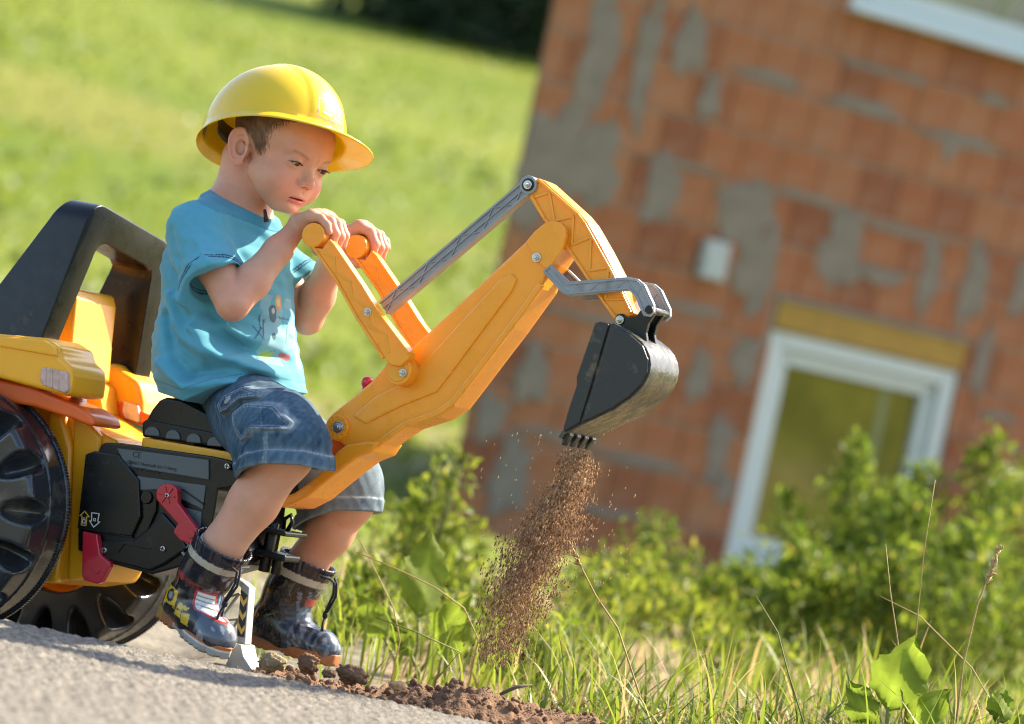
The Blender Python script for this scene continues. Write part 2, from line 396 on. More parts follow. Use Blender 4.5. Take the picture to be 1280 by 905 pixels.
def shrub(name, c, h, rad, nl, seed, label, cols=((.06, .115, .010), (.27, .335, .035)), ls=(.016, .044), group=None, upright=1.0, lean=(0, 0), top=1.0):
    rng = np.random.default_rng(seed); root = empty(name, c, label=label, cat='shrub', group=group); st = MB(); tips = []
    ns = max(7, int(rad * 34))
    for i in range(ns):
        a = rng.uniform(0, 6.283); r_ = rad * math.sqrt(rng.random()); hh = h * (.45 + .5 * (1 - (r_ / rad) ** 2 * .8)) * rng.uniform(.60, 1.08)
        if i < 4 and rad > .2: r_ = rad * .13 * i; hh = h * (1.04 - .07 * i)
        p0 = np.array([math.cos(a) * r_ * .45, math.sin(a) * r_ * .45, 0]); p1 = np.array([math.cos(a) * r_ * 1.0 + lean[0] * hh, math.sin(a) * r_ * 1.0 + lean[1] * hh, hh]); pm = (p0 + p1) / 2 + rng.normal(0, .03, 3)
        st.tube([p0, pm, p1], [.006, .0045, .0015], 5); tips.append((p0, pm, p1))
    st.build('stems', M_STEM, root)
    i = rng.integers(0, ns, nl); t = np.sqrt(rng.uniform(.03, 1, nl)); A = np.array([x[0] for x in tips])[i]; M_ = np.array([x[1] for x in tips])[i]; Bq = np.array([x[2] for x in tips])[i]; t_ = t[:, None]
    P = A * (1 - t_) ** 2 + 2 * M_ * t_ * (1 - t_) + Bq * t_ ** 2; spread = (.062 * (1.12 - t) ** .9 * (1 + rad)).clip(.012)[:, None]; P = P + rng.normal(size=(nl, 3)) * spread
    P[:, 2] = np.maximum(P[:, 2], .02)
    D = rand_dirs(nl, rng, upright); N = rand_dirs(nl, rng, .8); C = hsv_leaf(nl, rng, *cols, yel=.07); ln = rng.uniform(*ls, nl)
    V, F, Cv = leaves(P, D, N, ln, ln * rng.uniform(.28, .46, nl), C); mesh('foliage', V, F, M_LEAF, root, smooth=False, cols=Cv); return root
# ------------------------------------------------------------------ the boy's head (own axes: x forward, y away from us, z up; origin between the ears)
H_R = np.array([[0.91537, 0.2728, 0.29609], [-0.2688, 0.96163, -0.05496], [-0.29972, -0.02928, 0.95358]])
H_T = np.array([-0.12151, 8e-05, 0.7566]); H_S = 0.96
def to_head(P): return ((P - H_T.astype(f32)) @ H_R.astype(f32)) * f32(100 / H_S)      # centimetres
def from_head(p): return (np.asarray(p, float) * H_S / 100) @ H_R.T + H_T
EYE = [(6.75, -2.95, 1.25), (6.75, 2.95, 1.25)]; EYE_R = 1.22
GAZE = np.array([0.80, 0.10, -0.58])
def ear_sdf(Q, sgn):
    # ear axes: e1 towards the face, e3 up the ear, e2 outwards
    a = math.radians(27); fl = math.radians(26)
    up = np.array([-math.sin(a), 0, math.cos(a)]); fw = np.array([math.cos(a), 0, math.sin(a)])
    outw = np.array([0, sgn, 0.]); e1 = math.cos(fl) * fw - math.sin(fl) * outw; e2 = math.cos(fl) * outw + math.sin(fl) * fw
    c = np.array([-1.25, sgn * 6.95, -0.85])
    q = (Q - c.astype(f32)) @ np.stack([e1, e2, up], 1).astype(f32)
    x, y, z = q[:, 0], q[:, 1], q[:, 2]
    wx = 1.62 + .15 * z; rr = np.sqrt((x / np.maximum(wx, .7)) ** 2 + (z / 2.88) ** 2)          # egg outline
    disc = np.maximum((rr - 1) * 1.9, np.abs(y - .10 * x * x * .3) - .26)
    d = disc
    # rolled rim
    th = np.arctan2(z / 2.95, x / 1.72)
    rim = np.sqrt(((rr - .93) * 1.9) ** 2 + (y - .28) ** 2) - .27
    rim = np.where((th > -0.35) & (th < 0.5), rim + .5 * sstep(np.abs(th - .08), .42, .0), rim)
    d = smin(d, rim, .18)
    # inner ridge, hollow, lobe, tragus
    anti = np.sqrt((np.hypot((x - .35) / 1.0, (z + .05) / 1.75) - .82) ** 2 * 1.2 + (y - .28) ** 2) - .24
    anti = np.where(x > .55, anti + (x - .55) * .9, anti)
    d = smin(d, anti, .22)
    d = smax(d, -d_ell(q, (.42, .62, -.2), (.86, 1.25, 1.3)), .16)
    d = smin(d, d_ell(q, (.25, .15, -2.45), (.75, .36, .75)), .35)
    d = smin(d, d_ell(q, (1.35, .22, -.25), (.36, .36, .62)), .2)
    d = smin(d, d_ell(q, (.1, -1.15, -.1), (1.35, .8, 2.0)), .4)
    return d
def head_sdf(Pl):
    Q = to_head(Pl)
    M = Q * np.array([1, 1, 1], f32); ay = np.abs(Q[:, 1]); S = M.copy(); S[:, 1] = ay       # mirrored half
    d = d_ell(Q, (-.9, 0, 4.3), (8.5, 7.05, 7.4))
    d = smin(d, d_ell(Q, (3.6, 0, 3.9), (4.7, 5.7, 4.4)), 1.2)                              # forehead
    d = smin(d, d_ell(Q, (3.9, 0, -1.0), (4.35, 4.9, 5.6)), 1.6)                            # face
    d = smin(d, d_cone(S, (1.7, 3.95, -3.0), (6.1, 1.5, -5.9), 1.7, 1.4), 2.0)            # jaw
    d = smin(d, d_ell(Q, (6.95, 0, -5.75), (1.45, 1.6, 1.3)), .9)                          # chin
    d = smin(d, d_ell(S, (5.0, 3.15, -2.4), (3.05, 2.7, 3.1)), 1.4)                         # cheeks
    d = smin(d, d_ell(Q, (6.7, 0, -3.3), (2.05, 2.7, 2.2)), 1.2)                             # muzzle
    d = smin(d, d_cone(S, (7.65, .6, 2.5), (6.4, 4.0, 2.9), .55, .65), 1.1)                 # brow ridge
    d = smax(d, -d_ell(S, (8.9, 2.75, 1.05), (1.3, 1.5, .85)), .7)                      # sockets
    d = smin(d, d_cone(Q, (7.55, 0, 1.5), (8.95, 0, -.85), .60, .76), .8)                   # nose bridge
    d = smin(d, d_ell(Q, (9.15, 0, -1.05), (.92, .92, .80)), .5)                            # tip
    d = smin(d, d_ell(S, (8.5, .98, -1.5), (.85, .55, .58)), .32)                          # wings
    d = smax(d, -d_ell(S, (8.75, 1.62, -1.35), (.75, .22, .62)), .2)
    d = smax(d, -d_ell(S, (9.05, .48, -1.98), (.4, .27, .3)), .16)                          # nostrils
    # lids with the slit between them
    lid = None
    c = EYE[1]; g = S - np.asarray(c, f32); el = np.arctan2(g[:, 2], g[:, 0]); az = np.arctan2(g[:, 1], g[:, 0])
    rad = np.linalg.norm(g, axis=1)
    lidd = rad - (EYE_R + .17)
    d = smin(d, lidd, .3)
    u = (az - .03) / .92                                                                    # -1 inner .. 1 outer corner
    hi = -.06 + .20 * (1 - u * u) + .05 * u; lo_ = -.10 - .27 * (1 - u * u) + .04 * u
    slit = np.maximum(np.maximum(el - hi, lo_ - el), np.abs(u) * .5 - .5) * EYE_R
    slit = np.maximum(slit, -(rad - (EYE_R - .25)))
    slit = np.where(rad < 2.2, slit, 9)
    d = smax(d, -slit, .06)
    crease = np.sqrt(((el - hi - .22) * EYE_R) ** 2 + (rad - EYE_R - .2) ** 2) - .05
    d = smax(d, -np.where((rad < 2) & (np.abs(u) < 1.05), crease, 9), .1)
    # mouth: two lips, a parted line, corners
    mx, my, mz = Q[:, 0], ay, Q[:, 2]
    arc = 8.55 - .20 * my ** 2 * 1.0
    lipz = -4.05 - .05 * my ** 2
    up = np.sqrt((mx - arc + .02) ** 2 + ((mz - lipz - .36 + .09 * my) * 1.0) ** 2) - (.44 - .14 * my)
    lowr = np.sqrt((mx - arc + .18) ** 2 + (mz - lipz + .47 - .08 * my) ** 2) - (.50 - .17 * my)
    d = smin(d, np.where(my < 1.85, up, 9), .3); d = smin(d, np.where(my < 1.75, lowr, 9), .28)
    gap = np.sqrt((np.maximum(np.abs(mx - arc) - .75, 0)) ** 2 + (mz - lipz) ** 2) - .15 * np.clip(1 - (my / 1.8) ** 2, .1, 1)
    d = smax(d, -np.where(my < 1.85, gap, 9), .14)
    d = smax(d, -d_ell(Q, (9.0, 0, -2.75), (.35, .22, .5)), .3)                             # philtrum
    d = smax(d, -d_ell(Q, (8.75, 0, -5.15), (.65, 1.5, .28)), .5)                           # under the lip
    d = smin(d, ear_sdf(Q, -1), .25); d = smin(d, ear_sdf(Q, 1), .25)
    return d * f32(H_S / 100)
SKIN = np.array([0.61, 0.305, 0.19])
def head_paint(Pl, C):
    C += (.05 * vnoise(to_head(Pl), 1.1, 71) + .04 * vnoise(to_head(Pl), 3.7, 72) + .03 * vnoise(to_head(Pl), 9, 73))[:, None] * np.array([.3, -.35, -.3])
    Q = to_head(Pl); ay = np.abs(Q[:, 1]); x, z = Q[:, 0], Q[:, 2]
    def mixc(c, w): C[:] = C * (1 - w[:, None]) + np.asarray(c) * w[:, None]
    near = (np.linalg.norm(Q - np.array([1., 0, 1]), axis=1) < 14)
    mixc((.62, .25, .17), near * .55 * np.exp(-(((x - 6.6) / 2.2) ** 2 + ((ay - 3.7) / 2.0) ** 2 + ((z + 2.0) / 1.8) ** 2)))   # cheeks
    mixc((.60, .24, .16), near * .5 * np.exp(-(((x - 9.4) / 1.0) ** 2 + (ay / 1.1) ** 2 + ((z + 1.3) / 1.0) ** 2)))            # nose
    mixc((.62, .22, .14), near * .5 * sstep(ay, 6.7, 7.6) * (x < 2) * (np.abs(z) < 4))                                         # ears
    lipz = -4.05 - .05 * ay ** 2
    m = near * sstep(x, 7.2, 7.8) * sstep(ay, 1.95, 1.5)
    upw = sstep(z - lipz, .72 - .25 * ay * .6, .45 - .2 * ay * .6) * sstep(z - lipz, -1.0, -.75)
    mixc((.54, .16, .12), m * upw * .75)
    mixc((.16, .03, .025), m * sstep(np.abs(z - lipz), .13, .06) * sstep(x, 8.6, 8.2) * .95)
    # brows
    for sg in (0,):
        bx = (ay - 2.9); bz = 2.78 + .16 * bx - .10 * bx ** 2
        st = .5 + .5 * vnoise(Q, 9, 5)
        mixc((.15, .068, .030), near * sstep(np.abs(z - bz), .38, .10) * sstep(np.abs(bx), 1.75, 1.2) * (x > 4.5) * (.26 + .26 * st))
    # lid edges and lashes' root line
    g = np.stack([x - EYE[1][0], ay - EYE[1][1], z - EYE[1][2]], 1); rad = np.linalg.norm(g, axis=1)
    el = np.arctan2(g[:, 2], g[:, 0]); az = np.arctan2(g[:, 1], g[:, 0]); u = (az - .03) / .92
    hi = -.06 + .20 * (1 - u * u) + .05 * u; lo_ = -.10 - .27 * (1 - u * u) + .04 * u
    e = near * (rad < 1.75) * (np.abs(u) < 1.12)
    mixc((.06, .03, .02), e * sstep(np.abs(el - hi - .02), .13, .03) * .9)
    mixc((.30, .12, .08), e * sstep(np.abs(el - lo_), .10, .02) * .7)
    mixc((.12, .05, .03), near * sstep(np.linalg.norm((np.stack([x - 9.05, ay - .48, z + 1.98], 1)) / np.array([.5, .3, .3]), axis=1), 1.25, .8))
    return C

def make_eyes(parent):
    m = bpy.data.materials.new('eye'); m.use_nodes = True; n = m.node_tree.nodes; l = m.node_tree.links; b = n['Principled BSDF']
    at = n.new('ShaderNodeVertexColor'); at.layer_name = 'Col'; l.new(at.outputs[0], b.inputs[0]); b.inputs['Roughness'].default_value = .06
    for e in EYE:
        b2 = bmesh.new(); bmesh.ops.create_uvsphere(b2, u_segments=64, v_segments=48, radius=EYE_R)
        g = GAZE.copy(); g /= np.linalg.norm(g); V = np.array([v.co[:] for v in b2.verts])
        ang = np.arccos(np.clip(V @ g / EYE_R, -1, 1)); C = np.tile((.42, .37, .33), (len(V), 1)).astype(float)
        ir = (.055, .03, .016) + .015 * np.sin(40 * np.arctan2(V[:, 2], V[:, 1]))[:, None]
        C = np.where(ang[:, None] < .66, ir, C); C = np.where((ang[:, None] < .68) & (ang[:, None] > .58), (.02, .012, .01), C); C = np.where(ang[:, None] < .26, (.004,) * 3, C)
        V = V * (1 + .05 * sstep(ang, .52, .15))[:, None] + np.array(e)
        Fa = [[v.index for v in f.verts] for f in b2.faces]; b2.free()
        mesh('eye', from_head(V), Fa, m, parent, cols=C)
    for sg in (-1, 1):                                       # upper lashes follow the lid
        mb = MB(); r = random.Random(4)
        for i in range(24):
            u = -0.85 + 1.85 * i / 23 + r.uniform(-.02, .02); az = .03 + .92 * u; hi = -.06 + .20 * (1 - u * u) + .05 * u
            def pt(rad, el, a): return np.array([EYE[1][0] + rad * math.cos(el) * math.cos(a), sg * (EYE[1][1] + rad * math.cos(el) * math.sin(a)), EYE[1][2] + rad * math.sin(el)])
            ln = .42 + .3 * max(0, u) + r.uniform(-.06, .06)
            mb.tube([from_head(pt(EYE_R + .12, hi + .02, az)), from_head(pt(EYE_R + .12 + ln * .55, hi - .06, az + .06 + .06 * u)), from_head(pt(EYE_R + .12 + ln, hi - .02, az + .13 + .12 * u))], [.0004, .0003, .00015], 4)
        mb.build('eyelashes', mat('lash', (.012, .007, .005), .6), parent)
# ------------------------------------------------------------------ the boy: body, clothes, boots
_k = L(392, 294, -.07); KN = np.array([_k[0], -.037, _k[2]]); KF = np.array([_k[0], .103, _k[2]])                # the two grips
def hand_sdf(P, K, wrist, tp, tdir, rp=.0165):               # right/left hand laid over a grip that runs along t
    d = None
    mc = []
    spec = [(-.026, 118, 84, 52, 26, .0064, .031), (-.0105, 112, 66, 22, -14, .0072, .033), (.005, 108, 62, 16, -22, .0075, .034), (.020, 108, 66, 24, -10, .0073, .033)]
    for j, (dt, a0, a1, a2, a3, r, rm) in enumerate(spec):
        pts = []
        for a, rr in ((a0, rm), (a1, rp + r * 1.55), (a2, rp + r * 1.1), (a3, rp + r * .9)):
            A = math.radians(a); pts.append(np.array([K[0] + rr * math.cos(A), tp + tdir * dt, K[2] + rr * math.sin(A)]))
        e = d_chain(P, pts, [r * 1.12, r * 1.04, r * .98, r * .84], .002); mc.append(pts[0])
        for q in pts[1:3]: e = smin(e, d_sph(P, q, r * 1.02), .002)
        d = e if d is None else smin(d, e, .0016)
    palm = None
    for q in mc:
        e = d_cone(P, wrist, q, .0145, .0105); palm = e if palm is None else smin(palm, e, .008)
    th = []
    for a, rr, dt in ((170, .030, .020), (215, .028, .030), (262, .0255, .031), (300, .025, .027)):
        A = math.radians(a); th.append(np.array([K[0] + rr * math.cos(A), tp + tdir * dt, K[2] + rr * math.sin(A)]))
    d = smin(d, palm, .006)
    d = smin(d, d_chain(P, [wrist] + th, [.013, .0115, .0095, .0085, .0075], .004), .004)
    return d
SH_N, EL_N, WR_N = L(247, 290, -.10), L(291, 380, -.135), L(366, 291, -.042)
SH_F, EL_F, WR_F = L(318, 308, .10), L(384, 398, .125), L(424, 309, .095)
def pose(heel, toe_dir, lean):                               # heel point, foot direction (s,t,z), lean sideways
    x = np.array(toe_dir, float); x /= np.linalg.norm(x); z = np.array([0, 0, 1.]) - x[2] * x; z /= np.linalg.norm(z); y = np.cross(z, x)
    R = np.stack([x, y, z], 1); c, s_ = math.cos(lean), math.sin(lean); R = R @ np.array([[1, 0, 0], [0, c, -s_], [0, s_, c]])
    M = np.eye(4); M[:3, :3] = R; M[:3, 3] = heel; return Matrix(M.tolist())
BOOT_N = pose(L(208, 771, -.135), (L(283, 829, -.205) - L(208, 771, -.135)), 0.0) @ Matrix.Scale(.95, 4)
BOOT_F = pose(L(306, 803, .165), (L(428, 837, .168) - L(306, 803, .165)), 0.0) @ Matrix.Scale(.97, 4)
def on_boot(M, x, z): return np.array(M @ Vector((x, 0, z)))
KNEE_N, CALF_N, ANK_N, FT_N = L(356, 566, -.16), L(317, 628, -.165), on_boot(BOOT_N, .076, .150), on_boot(BOOT_N, .052, .075)
KNEE_F, CALF_F, ANK_F, FT_F = L(436, 622, .165), L(412, 664, .168), on_boot(BOOT_F, .077, .150), on_boot(BOOT_F, .052, .075)
def body_rest(P):
    d = d_chain(P, [L(310, 200), L(305, 235), L(301, 268)], [.040, .039, .044], .015)
    d = smin(d, d_chain(P, [L(288, 285), L(283, 400), L(300, 490)], [.062, .07, .06], .02, (1, .8, 1)), .02)
    for S, E, W, K, tp, td in ((SH_N, EL_N, WR_N, KN, KN[1], 1), (SH_F, EL_F, WR_F, KF, KF[1], -1)):
        a = d_chain(P, [L(292, 288), S], [.04, .036], .02)
        a = smin(a, d_chain(P, [S, (S + E) / 2 + [0, 0, .003], E], [.033, .0285, .0255], .012), .015)
        m1 = E + .32 * (W - E); m2 = E + .75 * (W - E)
        a = smin(a, d_chain(P, [E, m1, m2, W], [.0250, .0258, .0203, .0158], .012), .003)
        d = smin(d, a, .012); m = np.linalg.norm(P - K.astype(f32), axis=1) < .085
        if m.any(): d[m] = smin(d[m], hand_sdf(P[m], K, W + .12 * (W - E), tp, td), .007)
    for s, KE, CA, AN, FT in ((-1, KNEE_N, CALF_N, ANK_N, FT_N), (1, KNEE_F, CALF_F, ANK_F, FT_F)):
        hip = L(304, 512, s * .05)
        a = d_chain(P, [hip, KE], [.045, .043], .01)
        a = smin(a, d_chain(P, [KE, CA, AN, FT], [.0385, .0358, .0295, .025], .012), .012)
        d = smin(d, a, .015)
    return d
def body_sdf(P):
    d = body_rest(P); c = np.linalg.norm(P - from_head((1, 0, 1)).astype(f32), axis=1)
    m = c < .17
    if m.any():
        d = d.copy(); h = head_sdf(P[m]); d[m] = smin(d[m], h, .012)
    return d
def skin_paint(P):
    C = np.repeat(SKIN[None], len(P), 0); P = P.astype(f32)
    n = vnoise(P, 60, 3)[:, None]; C = C * (1 + .05 * n) + np.array([.02, -.01, -.005]) * n
    for K in (KN, KF):                                       # redder finger ends, elbows
        w_ = np.exp(-((P[:, 0] - K[0] - .028) ** 2 + (P[:, 2] - K[2] + .0) ** 2) / .0004)[:, None] * (np.abs(P[:, 1:2] - K[1]) < .06)
        C = C * (1 - .4 * w_) + np.array([.62, .25, .18]) * .4 * w_
    for E in (EL_N, EL_F, KNEE_N, KNEE_F):
        w_ = np.exp(-np.sum((P - E.astype(f32)) ** 2, 1) / .0011)[:, None] * .35; C = C * (1 - w_) + np.array([.60, .25, .17]) * w_
    return head_paint(P, C)

# ---- T-shirt
SHIRT = [L(296, 266), L(288, 298), L(286, 340), L(283, 390), L(280, 430), L(286, 466), L(300, 512)]
SHIRT_R = [.040, .068, .085, .086, .089, .094, .096]
def near_pts(pts, t): return [tuple(L(x, y, t)[[0, 2]]) for x, y in pts]
FOLDS = [([(258, 392), (285, 432), (330, 446), (352, 440)], .010, -.006), ([(248, 412), (280, 448), (318, 458)], .010, .0055), ([(222, 420), (252, 462), (300, 470)], .011, -.003),
         ([(240, 470), (296, 452), (338, 456)], .008, -.0028), ([(214, 372), (232, 420), (262, 444)], .010, .0045), ([(204, 392), (218, 440), (240, 470)], .009, -.004),
         ([(230, 370), (262, 404), (300, 420)], .009, .004), ([(330, 380), (322, 415), (300, 440)], .008, -.004), ([(200, 455), (240, 486), (290, 476)], .010, .004),
         ([(345, 462), (362, 478), (384, 492)], .009, .0045), ([(228, 292), (236, 320), (246, 340)], .007, -.0015), ([(262, 300), (274, 320), (290, 332)], .006, .0014), ([(282, 282), (304, 312), (312, 338)], .010, -.003), ([(215, 320), (240, 336), (290, 335)], .008, .001), ([(345, 300), (352, 330), (350, 370)], .010, .004), ([(310, 300), (330, 330), (335, 360)], .012, -.003)]
FOLDS = [(near_pts(p, -.115), w_, a) for p, w_, a in FOLDS]
HEM = np.array(near_pts([(190, 488), (222, 497), (246, 504), (275, 490), (306, 479), (336, 484), (362, 494), (386, 506), (410, 512)], -.09))
COL_B, COL_F = L(270, 236), L(336, 272)
CUFF = []
for S, E, c in ((SH_N, EL_N, L(270, 356, -.130)), (SH_F, EL_F, L(368, 362, .125))):
    ax = (c - S) / np.linalg.norm(c - S); CUFF.append((S, c, ax))
def shirt_sdf(P):
    sc = (1, .78, 1); d = d_chain(P, SHIRT, SHIRT_R, .03, sc)
    for S, c, ax in CUFF:
        d = smin(d, d_chain(P, [L(293, 282), S], [.042, .043], .02), .022)
        sl = d_chain(P, [S, c, c + .04 * ax], [.046, .0475, .049], .02)
        sl = smax(sl, d_plane(P, c, ax), .002)
        hol = d_cone(P, c - .0 * ax, c + .05 * ax, .0385, .043)
        d = smin(d, sl, .012); d = smax(d, -hol, .002)
    X, T, Z = P[:, 0], P[:, 1], P[:, 2]
    nearw = sstep(-T, -.02, .05)
    for pts, w_, a in FOLDS:
        q = pline2(X, Z, pts); d = d - nearw * 2.5 * a * np.exp(-(q / w_) ** 2)
    d = d - .0040 * vnoise(P * np.array([1, .6, 1.3], f32), 42, 8) - .0023 * vnoise(P * np.array([.6, .6, 1.6], f32), 95, 9)
    n = np.cross(COL_F - COL_B, np.array([0, 1., 0])); n = n if n[2] > 0 else -n
    pc = d_plane(P, COL_B, n); nk = d_chain(P, [L(314, 185), L(305, 235), L(299, 275)], [.043, .0435, .050], .02)
    nb = np.abs(nk)
    band = sstep(pc, -.017, -.0155) * sstep(nk, .05, .03); d = d - .0012 * band + .0016 * np.exp(-((pc + .0155) / .0012) ** 2) * (nk < .05)
    d = smax(d, pc, .003); d = smax(d, -nk, .003)
    zc = np.interp(X, HEM[:, 0], HEM[:, 1]).astype(f32)
    d = smax(d, zc - Z, .002)
    hm = d + .004; cut = np.maximum(hm, Z - zc - .02); d = smax(d, -cut, .001)
    return d
def shirt_paint(P):
    B = np.array([.105, .37, .47]); C = np.repeat(B[None], len(P), 0); X, T, Z = P.T
    C = C * (1 + .06 * vnoise(P, 30, 2)[:, None])
    for S, c, ax in CUFF:
        q = (P - c) @ ax; near = np.linalg.norm(P - c, axis=1) < .075
        rad = np.linalg.norm((P - c) - q[:, None] * ax, axis=1)
        m = near & (rad < .056) & (rad > .030)
        for off in (.0125, .0165): C[m & (np.abs(q + off) < .0012)] = (.01, .06, .12)
    zc = np.interp(X, HEM[:, 0], HEM[:, 1]); C[(np.abs(Z - zc - .016) < .0008)] *= .6
    n = np.cross(COL_F - COL_B, np.array([0, 1., 0])); n = n if n[2] > 0 else -n; pc = d_plane(P, COL_B, n)
    C[(pc > -.0155)] *= (.72, .80, .85)
    # print on the chest, drawn around the front of the torso
    cx = np.interp(Z, [p[2] for p in SHIRT[::-1]], [p[0] for p in SHIRT[::-1]]); th = np.arctan2(T, (X - cx)); v = Z - SHIRT[3][2]; u = th * .105
    f = (np.abs(th) < 1.3) & (X > cx)
    def put(m, col, a=1.0): C[f & m] = C[f & m] * (1 - a * .72) + np.array(col) * a * .72
    put((np.abs(u + .004) < .052) & (np.abs(v + .012) < .05) & (vnoise(P, 45, 6) > -.25), (.40, .55, .58), .5)
    r = np.hypot(u + .012, v - .030); put((r < .011) & (r > .006), (.75, .30, .03)); put(r < .006, (.7, .55, .2))
    r = np.hypot((u + .028) / .8, v - .012); put(r < .013, (.03, .04, .05)); put(np.hypot(u + .026, v - .016) < .004, (.6, .62, .6))
    put((np.abs(v - .008) < .001) & (u > -.016) & (u < .03) & (np.sin(u * 1100) > -.2), (.02, .05, .07))
    put((np.abs(v + .045 - .4 * (u + .03)) < .001) & (u > -.065) & (u < -.02) & (np.sin(u * 1300) > -.2), (.02, .05, .07))
    r = np.hypot(u + .030, v + .021); put(r < .005, (.03, .06, .07))
    put((np.abs(u + .047 - .3 * v) < .0018) & (np.abs(v + .012) < .012), (.02, .08, .12)); put((np.abs(u + .056) < .0016) & (np.abs(v + .004) < .01), (.02, .08, .12))
    put((np.abs((u + .062) - (v + .020)) < .0016) & (np.abs(v + .02) < .009), (.02, .08, .12)); put((np.abs((u + .062) + (v + .020)) < .0016) & (np.abs(v + .02) < .009), (.02, .08, .12))
    put((((u + .036) / .017) ** 2 + ((v + .050 - .2 * (u + .036)) / .0055) ** 2 < 1 + .35 * np.sin(u * 700)), (.36, .48, .05))
    put((np.abs(u + .004) < .009) & (v < -.042) & (v > -.054 + .4 * np.abs(u + .004)), (.55, .09, .07))
    put((np.abs(u - .012 - .5 * v) < .0014) & (np.abs(v + .012) < .014), (.05, .12, .12)); put((np.abs(u - .020 + .7 * v) < .0014) & (np.abs(v + .010) < .012), (.05, .12, .12))
    put((((u - .018) / .008) ** 2 + ((v + .016) / .004) ** 2 < 1), (.10, .22, .20))
    return C

# ---- denim shorts
def leg_pts(s): return (([(312, 517, -.060), (346, 545, -.140), (355, 566, -.160), (355, 606, -.165)], [.056, .061, .0645, .0675]) if s < 0 else
                        ([(305, 535, .06), (405, 588, .15), (426, 606, .165), (420, 662, .168)], [.072, .060, .0600, .0640]))
HEM_N = np.array(near_pts([(270, 600), (298, 597), (322, 587), (346, 582), (382, 582), (400, 588), (416, 597), (440, 602)], -.19))
HEM_Fp = np.array(near_pts([(340, 668), (371, 660), (400, 648), (428, 639), (455, 638), (476, 643), (500, 648)], .13))
FLAP = near_pts([(268, 507), (280, 493), (310, 482), (348, 491), (344, 501), (313, 503), (297, 516), (281, 519)], -.15)
POCK = near_pts([(289, 517), (313, 503), (351, 505), (377, 529), (374, 541), (335, 541), (318, 556), (302, 541)], -.19)
FADE = near_pts([(345, 492), (365, 496), (395, 520), (372, 532), (360, 515)], -.17)
SF = [([(300, 545), (340, 562), (408, 560)], .009, -.003), ([(325, 520), (345, 530), (370, 532)], .006, -.003), ([(318, 512), (330, 540)], .006, .003), ([(280, 530), (300, 560), (300, 580)], .008, -.003), ([(385, 520), (405, 560), (410, 585)], .008, .003)]
SF = [(near_pts(p, -.2), w_, a) for p, w_, a in SF]
def shorts_sdf(P):
    X, T, Z = P[:, 0], P[:, 1], P[:, 2]
    d = d_chain(P, [L(300, 482), L(304, 499)], [.069, .060], .02, (1, .76, 1)); legs = None
    for s, hem in ((-1, HEM_N), (1, HEM_Fp)):
        pts, rs = leg_pts(s); pts = [L(*p) for p in pts]
        e = d_chain(P, pts, rs, .02, (1, .92, 1))
        e = e - .0030 * vnoise(P * np.array([1, 1, .7], f32), 60, 20 + s) - .0014 * vnoise(P, 150, 22)
        e = smin(e, d_chain(P, pts[:2], rs[:2], .02), .02)
        zc = np.interp(X, hem[:, 0], hem[:, 1]).astype(f32)
        e = e - .0018 * sstep(Z - zc, .022, .020)
        hol = d_chain(P, [pts[2] + [0, 0, -.005], pts[3] + [-.002, 0, -.03]], [rs[2] - .012, rs[3] - .0035], .01, (1, .92, 1))
        side = -s * (T - s * .015)
        e = np.where(side < 0, smax(smax(e, zc - Z, .002), -hol, .003), e)
        legs = e if legs is None else smin(legs, e, .012)
    d = smin(d, legs, .025)
    nw = sstep(-T, .08, .11)
    for poly, hgt in ((POCK, .0065), (FLAP, .0105)):
        q = pline2(X, Z, poly + poly[:1]); ins = inside2(X, Z, poly); sd_ = np.where(ins, q, -q)
        d = d - nw * hgt * sstep(sd_, -.0015, .0025)
    for pts, w_, a in SF: d = d - nw * a * np.exp(-(pline2(X, Z, pts) / w_) ** 2)
    bt = L(291, 501, -.16); d = d - nw * .004 * sstep(np.hypot(X - bt[0], Z - bt[2]), .0075, .006)
    return d
